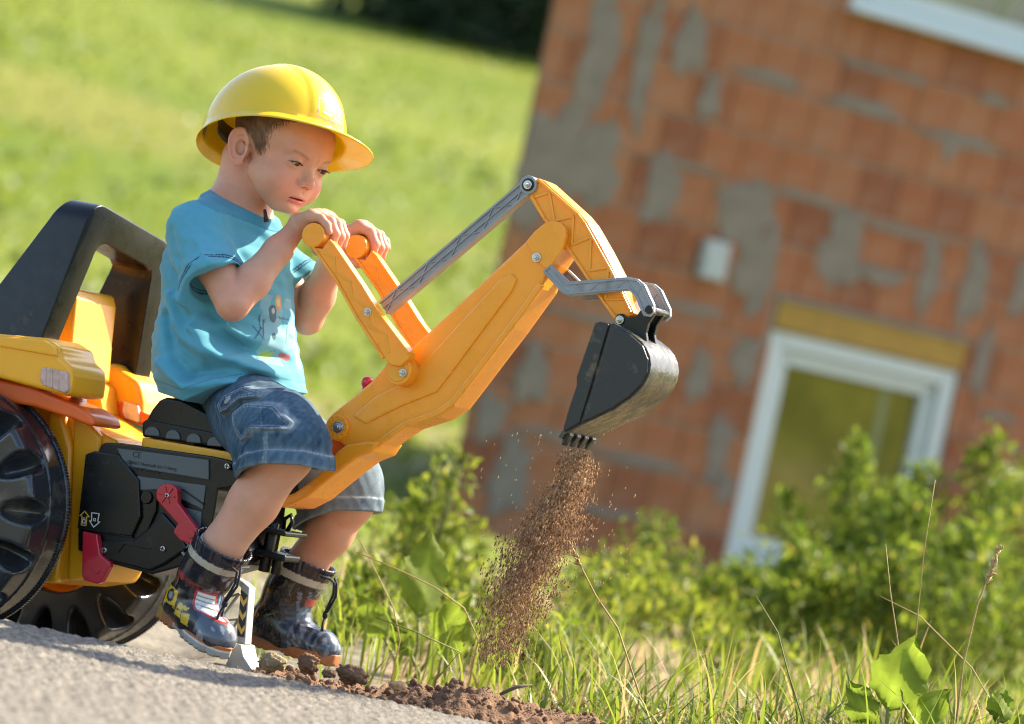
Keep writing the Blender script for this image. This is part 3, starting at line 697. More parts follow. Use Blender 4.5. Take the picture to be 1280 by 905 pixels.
def shorts_paint(P):
    X, T, Z = P.T; n = vnoise(P, 70, 31); n2 = vnoise(P, 260, 32); n3 = vnoise(P * np.array([1, 1, .35]), 420, 33)
    k = np.clip(.36 + .22 * n + .16 * n2 + .22 * n3, 0, 1)[:, None]
    C = np.array([.016, .044, .080]) * (1 - k) + np.array([.12, .20, .26]) * k
    nr = T < -.05
    st = np.array([.34, .36, .36])
    def line(q, w_=.0011, a=.75, m=True):
        w__ = (sstep(q, w_, w_ * .4) * a * m * (.55 + .45 * np.sin((X + Z) * 2600)))[:, None]; C[:] = C * (1 - w__) + st * w__
    def worn(q, w_=.004, a=.5, m=True):
        w__ = (np.exp(-(q / w_) ** 2) * a * m * (.6 + .4 * n2))[:, None]; C[:] = C * (1 - w__) + np.array([.27, .34, .39]) * w__
    for s, hem in ((-1, HEM_N), (1, HEM_Fp)):
        side = (T * s > .0)
        zc = np.interp(X, hem[:, 0], hem[:, 1]); q = Z - zc
        line(np.abs(q - .0205), .0014, .9, side); worn(np.abs(q), .004, .6, side); worn(np.abs(q - .021), .004, .35, side)
        C[(q < -.002) & side] *= .5
    for poly in (FLAP, POCK):
        q = pline2(X, Z, poly + poly[:1]); ins = inside2(X, Z, poly)
        worn(q, .0028, .8, nr); line(np.abs(q - .0040), .0012, .9, nr & ins); line(np.abs(q - .0075), .0011, .7, nr & ins)
    a, b = near_pts([(345, 545), (346, 582)], -.2); q = seg2(X, Z, a, b); worn(q, .003, .4, nr); line(np.abs(q - .002), .0008, .7, nr)
    a, b = near_pts([(254, 500), (300, 566)], -.15); q = seg2(X, Z, a, b); line(q, .001, .6, nr)
    a, b = near_pts([(333, 506), (345, 536)], -.19); q = seg2(X, Z, a, b); line(q, .0009, .6, nr)
    bt = L(291, 501, -.16); C[nr & (np.hypot(X - bt[0], Z - bt[2]) < .0066)] = (.30, .31, .30)
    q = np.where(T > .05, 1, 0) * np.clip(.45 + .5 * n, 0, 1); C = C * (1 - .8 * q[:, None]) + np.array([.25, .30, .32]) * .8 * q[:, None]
    return C

# ---- rubber boots (own axes in cm: x to the toe, z up, heel at the origin)
def boot_upper(P):
    Q = P * 100; X, Y, Z = Q[:, 0], Q[:, 1], Q[:, 2]
    d = d_chain(Q, [(4.5, 0, 5.6), (5.9, 0, 9.6), (8.0, 0, 16.2)], [3.55, 4.0, 4.85], 1.5, (1, 1.04, 1))
    ft = d_chain(Q, [(3.3, 0, 3.2), (8.0, .1, 3.0), (13.2, .2, 2.6)], [3.2, 3.1, 2.65], 2.0, (1, .98, 1))
    d = smin(d, ft, 2.2); d = smin(d, d_ell(Q, (13.4, .2, 2.2), (3.0, 3.0, 2.3)), .8)
    d = smax(d, .75 - Z, .15); d = smax(d, Z - 15.4 + .20 * (X - 7.4), .12)
    hol = d_cone(Q, (5.9, 0, 9.6), (8.85, 0, 18.8), 3.5, 4.8); d = smax(d, -hol, .1)
    d = d - .05 * vnoise(Q, .9, 41) * sstep(Z, 3, 6) - .06 * np.exp(-((Z - 5.4 - .25 * (X - 4)) / .35) ** 2) * (X > 3) + .09 * np.exp(-((Z - 6.2 - .3 * (X - 4)) / .3) ** 2) * (X > 4)
    zz = Z + .20 * (X - 7.4)
    d = d - .10 * sstep(zz, 11.9, 12.05) * (.6 + .4 * np.sin(np.arctan2(Y, X - 7.0) * 34) * sstep(zz, 13.3, 14.1))
    d = d - .06 * (np.abs(zz - 12.6) < .65)
    d = d - .12 * sstep(X, 9.6, 10.1) * sstep(Z, 5.6, 5.2)
    return d / 100
def boot_sole(P):
    Q = P * 100; X, Y, Z = Q[:, 0], Q[:, 1], Q[:, 2]
    w_ = np.interp(X, [-.5, 1, 4, 7, 11, 14, 16.6], [2.2, 3.0, 3.1, 2.95, 3.35, 3.1, 1.2]).astype(f32)
    d = np.maximum(np.abs(Y - .1) - w_, np.maximum(-.35 - X, X - 16.7))
    d = smax(d, d_cone(Q * np.array([1, 1, 0], f32), (3.0, .0, 0), (13.2, .2, 0), 3.45, 3.55), .5)
    top = 1.75 + .45 * sstep(X, 5, 1) + .25 * sstep(X, 12, 15)
    d = smax(d, np.maximum(-Z + .1 * sstep(X, 5.6, 6.2) * sstep(X, 8.4, 7.8) * 5, Z - top), .2)
    d = smax(d, -(np.maximum(np.abs(np.mod(X, 1.3) - .65) - .22, Z - .35)), .08)
    return d / 100
def boot_paint(P, far=False):
    Q = P * 100; X, Y, Z = Q.T; C = np.tile((.014, .016, .022), (len(P), 1)).astype(float); zz = Z + .20 * (X - 7.4)
    out = -Y                                                 # the side turned to us
    def put(m, c): C[m] = c
    n = vnoise(Q, 2.2, 51); n2 = vnoise(Q, 5, 52)
    put((n > .35) & (zz < 10.5) & (Z > 5.5), (.05, .045, .05)); put((n < -.42) & (zz < 10.5) & (Z > 5.5), (.10, .055, .03))
    # shaft: brick-red lattice bands
    def band(q, w_): m = np.abs(q) < w_; put(m & (n2 * 0 + np.sin(X * 5 + Z * 5) * np.sin(X * 5 - Z * 5) < .25) & (Z > 4) & (zz < 11), (.20, .035, .03)); put(m & (np.abs(np.abs(q) - w_) < .12) & (Z > 4) & (zz < 11), (.09, .015, .02))
    band(zz - 8.4, .55); band(X - .6 * (Z - 9.2) - 2.0, .5)
    r = np.hypot(X - 5.6, zz - 8.3); put((r < .55) & (out > 2), (.45, .05, .05))
    r = np.hypot(X - 2.2, zz - 9.3); put((r < .75) & (out > 0), (.50, .30, .05))
    # vehicle drawing on the outer side of the foot: black outline, yellow panels
    fy = np.abs(Y) > .9
    def panel(x0, x1, z0, z1, sh=.0):
        a = X + sh * (Z - z0); m = fy & (a > x0) & (a < x1) & (Z > z0) & (Z < z1); put(m, (.012, .012, .012))
        m2 = fy & (a > x0 + .18) & (a < x1 - .18) & (Z > z0 + .18) & (Z < z1 - .18); put(m2, (.62, .42, .02)); return m2
    panel(.2, 2.9, 4.6, 7.4, .2); m = panel(2.6, 6.2, 3.2, 6.3, .15); put(m & (np.hypot(X - 4.1, Z - 4.9) < 1.0), (.02, .02, .02)); put(m & (np.hypot(X - 4.1, Z - 4.9) < .55), (.25, .25, .25))
    panel(6.0, 8.6, 2.6, 4.9, -.2); panel(8.3, 10.4, 2.0, 4.2, .3)
    put(fy & (np.abs(Z - 3.0 - .1 * X) < .1) & (X < 9), (.012,) * 3)
    # front: blue vamp, white name label with a red edge, silver toe cap
    vm = (X > 5.2) & (Z > 3.8) & (np.abs(Y) < 2.6); put(vm & (Z < 8.0) & (X > 6.2), (.035, .06, .11)); put(vm & (n > .5) & (X > 6), (.20, .26, .34))
    tp_ = X > 10.6 + .25 * (np.abs(Y)); put(tp_ & (Z > 2.0), (.085, .10, .125)); put(tp_ & (vnoise(Q * np.array([1, 1.6, 1.6]), 1.3, 55) > .38), (.24, .27, .31))
    if far:
        m = (zz < 11.2); C[m] = (.013, .013, .015); put(m & (n > .3), (.035, .032, .032)); put(m & (np.abs(vnoise(Q, 3.1, 56)) < .03), (.10, .095, .09)); put(m & (X > 8.6 - .3 * Z) & (Z < 8), (.035, .05, .075)); put(m & (X > 8.8) & (n2 > .1), (.13, .16, .20)); put(m & (np.abs(X - 2.3) < .25) & (Z > 5), (.38, .17, .03))
        m = (X > 7.5) & (Z > 8.2) & (Z < 9.4) & (np.abs(Y + .5) < 1.3); put(m, (.42, .06, .05)); return cuffp(C, zz)
    lb = (X > 7.0) & (Z > 4.9) & (Z < 7.8) & (Y < .5) & (Y > -2.7); put(lb, (.45, .05, .05)); l2 = (X > 7.0) & (Z > 5.15) & (Z < 7.55) & (Y < .25) & (Y > -2.45); put(l2, (.66, .66, .64))
    for zl in (5.75, 6.35, 6.95): put(l2 & (np.abs(Z - zl) < .07), (.12, .12, .14))
    # cuff
    return cuffp(C, zz)
def cuffp(C, zz):
    C[zz > 11.9] = (.016, .018, .030); C[(zz > 11.95) & (zz < 13.2)] = (.48, .46, .37); return C
def sole_paint(P, far=False):
    Q = P * 100; X, Y, Z = Q.T; C = np.tile((.42, .12, .025), (len(P), 1)).astype(float)
    C[(Z < 1.15) & (X > 6)] = (.33, .33, .31); C[(np.abs(Z - 1.25) < .12) & (X > 6)] = (.66, .62, .55)
    C[(X < 2.6) & (Z > .5)] = (.33, .22, .02); C[(X < .9)] = (.30, .12, .02); C[Z < .2] = (.10, .06, .04)
    if far: C = np.tile((.36, .125, .03), (len(P), 1)) * (1 + .2 * vnoise(Q, 3, 61))[:, None]; C[Z < .2] = (.12, .07, .04)
    return C * (1 + .1 * vnoise(Q, 1.3, 60))[:, None]
FABRIC_N = dict(bump=.25, bs=1400, bd=.0006)
M_SKIN = mat('skin', vcol=True, rough=.48, sss=.22, var=.05, vs=60, bump=.06, bs=700, spec=.4, bd=.0008)
M_SHIRT = mat('shirt_cotton', vcol=True, rough=.9, var=.05, vs=90, transl=.12, spec=.2, sheen=.15, **FABRIC_N)
M_DENIM = mat('denim', vcol=True, rough=.9, var=.14, vs=300, bump=.5, bs=900, bd=.001, spec=.2)
M_BOOT = mat('boot_rubber', vcol=True, rough=.24, var=.08, vs=60, rvar=.12, coat=.3, dirt=(.16, .10, .06), dirt_amt=.15, ds=22)
M_SOLE = mat('sole_rubber', vcol=True, rough=.6, var=.12, vs=50, dirt=(.14, .09, .05), dirt_amt=.5, ds=30)
M_LACE = mat('lace', (.012, .014, .022), .8)
M_SOCK = mat('sock_knit', (.62, .60, .55), .95, bump=.4, bs=900, bd=.001)
M_HAIR = mat('hair', (.19, .105, .052), .5, var=.35, vs=120)
boy = empty('person', O, -YAW, label='small boy in blue T-shirt and denim shorts sitting astride the toy excavator', cat='person')
V, Q = sdf_mesh(body_sdf, (-.34, -.28, .02), (.22, .28, .93), .0016, B=8)
V = relax(V, Q, 1, .3)
mesh('body', V, Q, M_SKIN, boy, cols=skin_paint(V))
make_eyes(boy)
V, Q = sdf_mesh(shirt_sdf, (-.36, -.24, .33), (.10, .24, .72), .0018, B=10, slack=3.4)
mesh('t_shirt', V, Q, M_SHIRT, boy, cols=shirt_paint(V))
V, Q = sdf_mesh(shorts_sdf, (-.28, -.27, .15), (.18, .27, .48), .0019, B=10, slack=2.6)
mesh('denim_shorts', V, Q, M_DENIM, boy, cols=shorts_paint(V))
# boots
bv, bq = sdf_mesh(boot_upper, (-.02, -.07, .0), (.19, .07, .19), .0016); bc = boot_paint(bv)
sv, sq = sdf_mesh(boot_sole, (-.02, -.06, -.01), (.19, .06, .04), .0016); scol = sole_paint(sv)
bc2 = boot_paint(bv, True); scol2 = sole_paint(sv, True)
for BM, c1, c2 in ((BOOT_N, bc, scol), (BOOT_F, bc2, scol2)):
    up = mesh('boot', bv, bq, M_BOOT, boy, cols=c1); mesh('sole', sv, sq, M_SOLE, up, cols=c2); up.matrix_local = BM
    lc = MB()
    lc.tube([(0.1210, -.030, .1345), (0.1260, -.012, .134), (0.1305, .0, .128), (0.1325, .002, .110), (0.1290, .0, .090), (0.1275, -.002, .078)], .0021, 8)
    lc.tube([(0.1210, .026, .1345), (0.1260, .008, .134), (0.1335, .004, .126), (0.1370, .004, .108), (0.1325, .001, .090), (0.1285, .0, .078)], .0021, 8)
    lc.box((0.1280, 0, .075), (.008, .008, .010), .003)
    lc.tube([(0.1280, 0, .072), (0.1300, -.006, .058), (0.1390, -.012, .040)], .0021, 8); lc.tube([(0.1280, .0, .072), (0.1260, .003, .054), (0.1230, .006, .036)], .0021, 8)
    lc.build('lace', M_LACE, up)
# sock above the near boot, pendant at the collar
mb = MB(); a = ANK_N; b = FT_N; d_ = (b - a) / np.linalg.norm(b - a)
mb.tube([a + .002 * d_, a + .0035 * d_, a + .02 * d_], [.0325, .0345, .0345], 28, False); mb.build('sock', M_SOCK, boy)
mb = MB(); p0 = L(331, 262, -.028); p1 = L(333, 277, -.03)
mb.tube([p0, p0 + .4 * (p1 - p0), p1], [.0022, .003, .0042], 10); mb.build('pendant', mat('cord_dark', (.03, .015, .01), .5), boy)
# hair: a thin cap under the helmet and combed strands at the side
def hair_sdf(P):
    Q = to_head(P); S = Q.copy(); S[:, 1] = np.abs(S[:, 1])
    d = d_ell(Q, (-.9, 0, 4.3), (8.62, 7.2, 7.55)); d = smin(d, d_ell(Q, (3.6, 0, 3.9), (4.8, 5.85, 4.5)), 1.2)
    lim = np.interp(S[:, 1], [0, 3, 4.6, 5.6, 6.5, 7.5], [6.3, 6.1, 5.4, 4.2, 2.7, 2.2]).astype(f32) - np.maximum(0, 4 - Q[:, 2]) * .35
    d = smax(d, Q[:, 0] - lim, .5)
    bot = np.where(Q[:, 0] > -.2, np.interp(Q[:, 0], [-.2, .8, 1.6, 2.6, 3.6, 5], [2.2, .4, -.3, .9, 3.0, 5.0]), np.interp(Q[:, 0], [-9, -5, -3, -.2], [-2.6, -2.2, -1.0, 2.2])).astype(f32)
    d = smax(d, bot - Q[:, 2], .35)
    return d * f32(H_S / 100)
V, Q = sdf_mesh(hair_sdf, H_T - .14, H_T + .16, .002); hair = mesh('hair', V, Q, M_HAIR, boy)
HV = (V - H_T) @ H_R * 100 / H_S; r = np.random.default_rng(5); mb = MB(); base = []
sel = np.nonzero((HV[:, 1] < -3.0) & (HV[:, 2] < 7.5) & (HV[:, 0] > -4) & (HV[:, 0] < 4.6))[0]; sel = r.choice(sel, 1300, replace=False)
VV, FF = [], []
for i in sel:
    q = HV[i]; o = np.array([q[0] / 75, q[1] / 50, (q[2] - 4) / 57]); o /= np.linalg.norm(o)
    dr = np.array([.55, -.05, -1.0]) if q[0] < 4.2 else np.array([.35, .2, -.6]); dr = dr + r.normal(0, .16, 3); dr -= (dr @ o) * o * .85; dr /= np.linalg.norm(dr)
    sd2 = np.cross(dr, o); ln = r.uniform(.7, 1.5) * (1 if q[0] < 4.5 else .8); w2 = .035
    p = [q + o * .02, q + dr * ln * .5 + o * .10, q + dr * ln + o * .06]
    k = len(VV); VV += [p[0] - sd2 * w2, p[0] + sd2 * w2, p[1] + sd2 * w2, p[1] - sd2 * w2, p[2]]; FF += [(k, k + 1, k + 2, k + 3), (k + 3, k + 2, k + 4)]
mesh('strands', from_head(np.array(VV)), FF, M_HAIR, hair)
# ------------------------------------------------------------------ the hard hat
HAT_C = from_head((-1.8, 0, 1.5))                             # middle of the rim's plane
def hat_axes():
    yaw, pit, rol = math.radians(-15), math.radians(-16), math.radians(-13)
    R = Matrix.Rotation(yaw, 3, 'Z') @ Matrix.Rotation(pit, 3, 'Y') @ Matrix.Rotation(rol, 3, 'X'); return np.array(R)
HAT_R = hat_axes()
def hat_shell(NT=144):
    prof_o = []
    V, Fa = [], []
    tt = np.linspace(0, 1, 26)
    def point(th, k, off):                                   # k 0..1 dome from apex to rim, 1..2 brim
        c, s = math.cos(th), math.sin(th)
        rx = 11.0 if c > 0 else 11.4; ry = 9.7; H = 11.0
        front = max(0, math.cos(th)) ; arch = .35 * s * s
        if k <= 1:
            ph = k * math.pi / 2; e = .92
            rr = math.sin(ph) ** e; zz = math.cos(ph) ** .95
            x, y, z = rx * rr * c, ry * rr * s, H * zz
            # raised middle panel with a crest, side facets
            b = sstep(np.array(abs(y)), 3.9, 3.3) * sstep(np.array(z), .4, 1.6); z += .24 * float(b) * zz ** .5; x *= 1 + .022 * float(b)
            cr = math.exp(-(y / .55) ** 2) * float(sstep(np.array(x), 3.2, .5)) * float(sstep(np.array(z), 4, 7)); z += .5 * cr
            z += (arch - .25 * front) * (1 - zz)
            n = np.array([x / rx ** 2, y / ry ** 2, max(z, 0) / H ** 2 + 1e-4])
        else:
            q = k - 1; f = max(0., math.cos(th)); f = f ** 2.3
            w_ = .42 + 6.0 * f + .4 * max(0, -c) ** 3; dz = -.75 * q - (1.7 * q * q + .6 * q) * f - .25 * q * (1 - f)
            x = (rx + w_ * q) * c; y = (ry + w_ * q * (1 - .3 * f)) * s; z = arch * (1 - .15 * q) - .25 * front + dz
            n = np.array([.25 * c, .25 * s, 1.])
        n = n / np.linalg.norm(n); return np.array([x, y, z]) - off * n
    ks = list(np.linspace(.02, 1, 30)) + [1.08, 1.25, 1.5, 1.75, 1.93, 2.0]
    th = [2 * math.pi * i / NT for i in range(NT)]
    for off in (0, .22):
        for k in ks: V += [point(t, k, off) for t in th]
    n = len(ks)
    for lay in (0, 1):
        b = lay * n * NT
        for j in range(n - 1):
            for i in range(NT):
                q = (b + j * NT + i, b + (j + 1) * NT + i, b + (j + 1) * NT + (i + 1) % NT, b + j * NT + (i + 1) % NT); Fa.append(q if lay == 0 else q[::-1])
        cap = tuple(b + i for i in range(NT)); Fa.append(cap if lay == 0 else cap[::-1])
    for i in range(NT):
        a, c = (n - 1) * NT + i, (n - 1) * NT + (i + 1) % NT; Fa.append((a, a + n * NT, c + n * NT, c))
    return np.array(V), Fa, point
hat = empty('hard_hat', O, -YAW, label='yellow toy safety helmet with a peak, on the boy\'s head', cat='helmet')
HVt, HF, hpoint = hat_shell()
def hat_w(p): return (np.asarray(p, float) * .0104) @ HAT_R.T + HAT_C
M_HAT = mat('hat_plastic', (.86, .585, .016), .24, var=.03, coat=.25, transl=.18, tcol=(.95, .68, .015), bump=.03, bs=60)
mesh('shell', hat_w(HVt), HF, M_HAT, hat)
# inner black headband and its strap
V, Fa = [], []
for i in range(48):
    t = 2 * math.pi * i / 48
    for rr, zz in ((.90, 3.8), (.88, .9), (.89, .9), (.91, 3.8)):
        V.append((10.2 * rr * math.cos(t), 8.7 * rr * math.sin(t), zz + .3 * math.sin(t) ** 2))
for i in range(48):
    for k in range(4): Fa.append((i * 4 + k, ((i + 1) % 48) * 4 + k, ((i + 1) % 48) * 4 + (k + 1) % 4, i * 4 + (k + 1) % 4))
hb = mesh('headband', hat_w(V), Fa, mat('band_black', (.02, .02, .018), .5), hat)
# printed paper label inside the back, faded red emblem on the front
def patch(name, th0, th1, k0, k1, off, m, n=10):
    V, Fa = [], []
    for j in range(n + 1):
        for i in range(n + 1):
            V.append(hpoint(th0 + (th1 - th0) * i / n, k0 + (k1 - k0) * j / n, off))
    for j in range(n):
        for i in range(n): a = j * (n + 1) + i; Fa.append((a, a + 1, a + n + 2, a + n + 1))
    return mesh(name, hat_w(V), Fa, m, hat)
def text_mat(name, bg, ink, sx, sy, thr=.5):
    m = mat(name, bg, .6, var=.05); n = m.node_tree.nodes; l = m.node_tree.links; return m
patch('inner_label', math.radians(207), math.radians(236), .80, 1.0, .25, mat('label_inner', (.45, .33, .08), .7, var=.25, vs=90))
for j in range(5):
    k = .83 + .035 * j; patch('label_line', math.radians(210), math.radians(233 - 5 * (j % 2)), k, k + .010, .27, mat('label_ink', (.12, .08, .03), .7) if j == 0 else bpy.data.materials['label_ink'])
MR = mat('emblem_red', (.72, .33, .20), .5, var=.3, vs=150)
D = math.radians
for a0, a1, k0, k1 in ((-17, 17, .775, .785), (-17, 17, .945, .955), (-17, -15.6, .775, .955), (15.6, 17, .775, .955), (-10, -4, .80, .83), (-10, -8, .80, .87), (-4, 2, .82, .86), (4, 11, .80, .825), (7, 9.5, .80, .88), (-12, -2, .885, .91), (1, 12, .895, .92), (-5, 6, .925, .94)):
    patch('emblem', D(a0), D(a1), k0, k1, -.03, MR, 4)
# ------------------------------------------------------------------ the toy tractor with its digger arm
M_YEL = mat('yellow_plastic', (.90, .42, .014), .33, var=.04, vs=30, bump=.04, bs=90, coat=.12, sss=.12, sssr=(1, .45, .05), dirt=(.45, .25, .08), dirt_amt=.05, ds=26)
M_ORG = mat('orange_plastic', (.95, .35, .015), .30, var=.05, vs=26, bump=.05, bs=80, coat=.15, rvar=.08, sss=.22, sssr=(1, .4, .05), dirt=(.70, .30, .06), dirt_amt=.10, ds=34)
M_RED_O = mat('orange_red_plastic', (.80, .13, .012), .3, var=.05, coat=.15, sss=.15, sssr=(1, .3, .05))
M_BLK = mat('black_plastic', (.0065, .0067, .007), .30, var=.15, vs=40, bump=.06, bs=500, rvar=.06, spec=.38, dirt=(.07, .055, .04), dirt_amt=.02, ds=20)
M_GRY = mat('grey_plastic', (.27, .29, .30), .38, var=.07, vs=60, bump=.05, bs=300, dirt=(.20, .17, .13), dirt_amt=.15, ds=40)
M_LGR = mat('pale_grey_plastic', (.38, .39, .38), .4, var=.06, dirt=(.25, .2, .15), dirt_amt=.2, ds=40)
M_RED = mat('red_plastic', (.50, .012, .035), .25, var=.06, coat=.3, sss=.15, sssr=(1, .1, .1))
M_STL = mat('steel', (.55, .55, .56), .25, metal=1, var=.1, vs=200)
M_TYR = mat('tyre_plastic', (.024, .027, .031), .22, var=.12, vs=50, coat=.3, rvar=.06, dirt=(.16, .13, .09), dirt_amt=.2, ds=12)
M_BKT = mat('bucket_plastic', (.016, .017, .018), .36, var=.12, vs=40, bump=.1, bs=300, dirt=(.17, .13, .07), dirt_amt=.18, ds=24)
M_BKS = mat('bucket_worn', (.030, .031, .032), .30, var=.3, vs=70, bump=.25, bs=220, rvar=.12, dirt=(.165, .135, .055), dirt_amt=.55, ds=34)
M_LENS = mat('lamp_lens', (.55, .38, .33), .15, var=.25, vs=90, coat=.5)
M_LENSW = mat('lamp_lens_white', (.72, .60, .55), .15, var=.2, vs=90, coat=.5)
M_INK = mat('white_print', (.62, .62, .60), .6); M_INKY = mat('yellow_print', (.62, .40, .05), .6); M_TXT = mat('grey_print', (.006, .007, .008), .6)
M_PLATE = mat('plate_plastic', (.075, .098, .112), .3, var=.08)
tr = empty('toy_excavator', O, -YAW, label='yellow and black ride-on toy tractor with an orange digger arm', cat='toy tractor')
def P2(pts, t): return [L(x, y, t) for x, y in pts]
def plate(name, pts, t0, t1, m, parent=tr, bev=.0018, tm=None, **kw):
    return MB().poly(P2(pts, t0 if tm is None else tm), t0, t1, bev).build(name, m, parent, **kw)
def arc(c, r, a0, a1, n=10):                                 # in pixels, y down
    return [(c[0] + r * math.cos(math.radians(a0 + (a1 - a0) * i / n)), c[1] + r * math.sin(math.radians(a0 + (a1 - a0) * i / n))) for i in range(n + 1)]
def strip(mb, pts, wd, t0, t1, tm, bev=.0008):               # raised ribs along a px polyline
    for a, b in zip(pts[:-1], pts[1:]):
        a, b = L(*a, tm), L(*b, tm); d = b - a; d /= np.linalg.norm(d); n = np.array([-d[2], 0, d[0]]) * wd / 2; a = a - d * wd * .3; b = b + d * wd * .3
        mb.poly([a + n, b + n, b - n, a - n], t0, t1, bev)
    return mb
def bolt(px, py, t, r, parent, dirn=-1):
    c = L(px, py, t); mb = MB(); mb.cyl(c, c + [0, dirn * .0022, 0], r * 1.5, n=20, bev=.0005); mb.cyl(c + [0, dirn * .002, 0], c + [0, dirn * .006, 0], r, n=6, bev=.0006)
    mb.cyl(c + [0, dirn * .005, 0], c + [0, dirn * .0085, 0], r * .55, n=12, bev=.0006)
    return mb.build('bolt', M_STL, parent)
def screw(px, py, t, r, parent):
    c = L(px, py, t); mb = MB(); mb.cyl(c + [0, .002, 0], c + [0, -.003, 0], r, r * .8, n=20, bev=.0008); o = mb.build('screw', M_STL, parent)
    mb = MB(); mb.box(c + [0, -.0031, 0], (r * 1.2, .0012, r * .3), 0); mb.box(c + [0, -.0032, 0], (r * .3, .0012, r * 1.2), 0); mb.build('screw_slot', M_BLK, o); return o

# ---- boom
BT = -.030
boom = [(406, 538), (409, 524), (416, 516), (440, 497), (465, 476), (481, 458), (499, 447), (517, 433), (657, 302), (668, 289), (680, 279), (690, 275.5), (699, 277.5), (706, 285), (707, 296), (703, 311), (692, 327), (684, 340), (676, 361), (640, 411), (579, 491), (566, 508), (546, 521), (508, 533), (484, 549), (462, 566), (440, 566), (424, 552), (411, 549)]
MBm = MB().poly(P2(boom, BT), BT, -BT, .004, 3)
boomo = MBm.build('boom', M_ORG, tr)
pan = [(440, 520), (470, 494), (500, 480), (520, 462), (626, 347), (640, 342), (646, 349), (640, 363), (562, 468), (545, 490), (500, 508), (456, 530)]
plate('raised_panel', pan, BT - .0035, BT + .004, M_ORG, boomo, .003)
fl = MB(); strip(fl, [(462, 564), (486, 545), (508, 530), (546, 517), (566, 503), (579, 487), (640, 407), (676, 357)], .009, BT - .004, BT + .003, BT, .002); fl.build('lower_flange', M_ORG, boomo)
hp = [(657, 302), (668, 289), (680, 279), (690, 275.5), (699, 277.5), (706, 285), (707, 296), (703, 311), (692, 327), (684, 338), (670, 326)]
plate('end_plate', hp, BT - .004, BT + .002, M_ORG, boomo, .002)
mb = MB(); c = L(423, 534, BT); mb.cyl(c + [0, .004, 0], c + [0, -.006, 0], .0185, n=32, bev=.0012)
for k in range(12):
    a = 2 * math.pi * k / 12; mb.box(c + [.0125 * math.cos(a), -.0065, .0125 * math.sin(a)], (.009, .002, .0018), .0004, Matrix.Rotation(-a, 4, 'Y'))
mb.build('pivot_boss', M_ORG, boomo); bolt(423, 534, BT - .006, .0058, tr); bolt(671, 322, BT - .004, .0048, tr)
mb = MB(); c = L(498, 463, -.058); mb.cyl(c + [0, .03, 0], c + [0, -.003, 0], .0215, n=36, bev=.002); mb.cyl(c + [0, 0, 0], c + [0, -.0045, 0], .0165, n=36, bev=.001)
lev_boss = mb
bolt(504, 466, -.0625, .0042, tr)
# base bracket curving under the boy
br = [(347, 634), (352, 625), (372, 616), (395, 600), (412, 584), (424, 566), (436, 556), (462, 552), (478, 552), (468, 566), (450, 573), (430, 588), (410, 604), (388, 622), (366, 633)]
plate('base_bracket', br, -.04, .04, M_ORG, tr, .004, tm=-.03)
plate('bracket_rib', [(408, 530), (424, 545), (440, 556), (452, 568), (430, 584), (416, 572), (404, 548)], -.024, .034, M_RED_O, tr, .003)
# ---- control levers
lev = [(391.5, 309), (403, 311), (411, 299), (418, 307), (452, 357), (473, 391), (512, 440), (511, 448), (500, 458), (487, 456), (479, 447), (446, 396), (420, 349), (397, 316)]
lev_in = [(403, 318), (411, 313), (449, 368), (470, 401), (497, 440), (486, 444), (454, 394), (428, 350)]
def make_lever(ts, t0, sgn):
    kw = dict(tm=t0); th = .022
    mb = MB().poly(P2(lev, -.070), ts, ts + th, .002)
    K = L(392, 294, -.070); K2 = np.array([K[0], ts, K[2]])
    mb.cyl(K2 + [0, -.003, 0], K2 + [0, .024, 0], .0182, n=36, bev=.0018)
    g0, g1 = (.02, .068)
    mb.cyl(K2 + [0, g0, 0], K2 + [0, g1, 0], .0150, n=32, bev=.002)
    o = mb.build('control_lever', M_ORG, tr)
    rim = MB(); strip(rim, [(391.5, 309), (397, 316), (420, 349), (446, 396), (479, 447)], .004, ts - .003, ts + .002, -.070)
    strip(rim, [(413, 301), (418, 307), (452, 357), (473, 391), (511, 441)], .004, ts - .003, ts + .002, -.070)
    rim.build('lever_rim', M_ORG, o)
    web = MB(); zz = [(405, 316), (418, 322), (419, 340), (438, 352), (440, 372), (459, 385), (462, 408), (482, 418), (486, 440)]
    strip(web, zz, .0036, ts - .0009, ts + .002, -.070, .0007); web.build('lever_web', M_ORG, o)
    return o
la = make_lever(-.070, -.070, -1); lb2 = make_lever(.068, .068, 1)
o = lev_boss.build('lever_pivot', M_ORG, tr)
bolt(460, 390, -.069, .0042, tr); bolt(506, 464, .066 - .13, .0001, tr) if 0 else None
# ---- grey push rod between the levers and the stick
def beam(name, a, b, wd, t0, t1, m, parent, nweb=7, r_end=None):
    A, Bp = L(*a, t0), L(*b, t0); d = Bp - A; ln = np.linalg.norm(d); d /= ln; n = np.array([-d[2], 0, d[0]]); mb = MB()
    mb.poly([A + n * wd / 2, Bp + n * wd / 2, Bp - n * wd / 2, A - n * wd / 2], t0 + .003, t1, .0012)
    for s in (-1, 1, 0):
        o_ = n * s * (wd / 2 - .0017); h = .0016 if s else .0009
        mb.poly([A + o_ + n * h, Bp + o_ + n * h, Bp + o_ - n * h, A + o_ - n * h], t0, t0 + .004, .0006)
    for k in range(nweb):
        p = A + d * ln * k / nweb; q = A + d * ln * (k + 1) / nweb; s = 1 if k % 2 else -1
        u, v = p + n * s * wd * .4, q - n * s * wd * .4; e = (v - u) / np.linalg.norm(v - u); e2 = np.array([-e[2], 0, e[0]]) * .0007
        mb.poly([u + e2, v + e2, v - e2, u - e2], t0 + .0006, t0 + .004, 0)
    if r_end:
        mb.cyl(Bp + [0, .001, 0] * 1, np.array([Bp[0], t1, Bp[2]]), r_end, n=28, bev=.001); mb.cyl(Bp + [0, -.001, 0], Bp + [0, .004, 0], r_end, n=28, bev=.0012)
    return mb.build(name, m, parent)
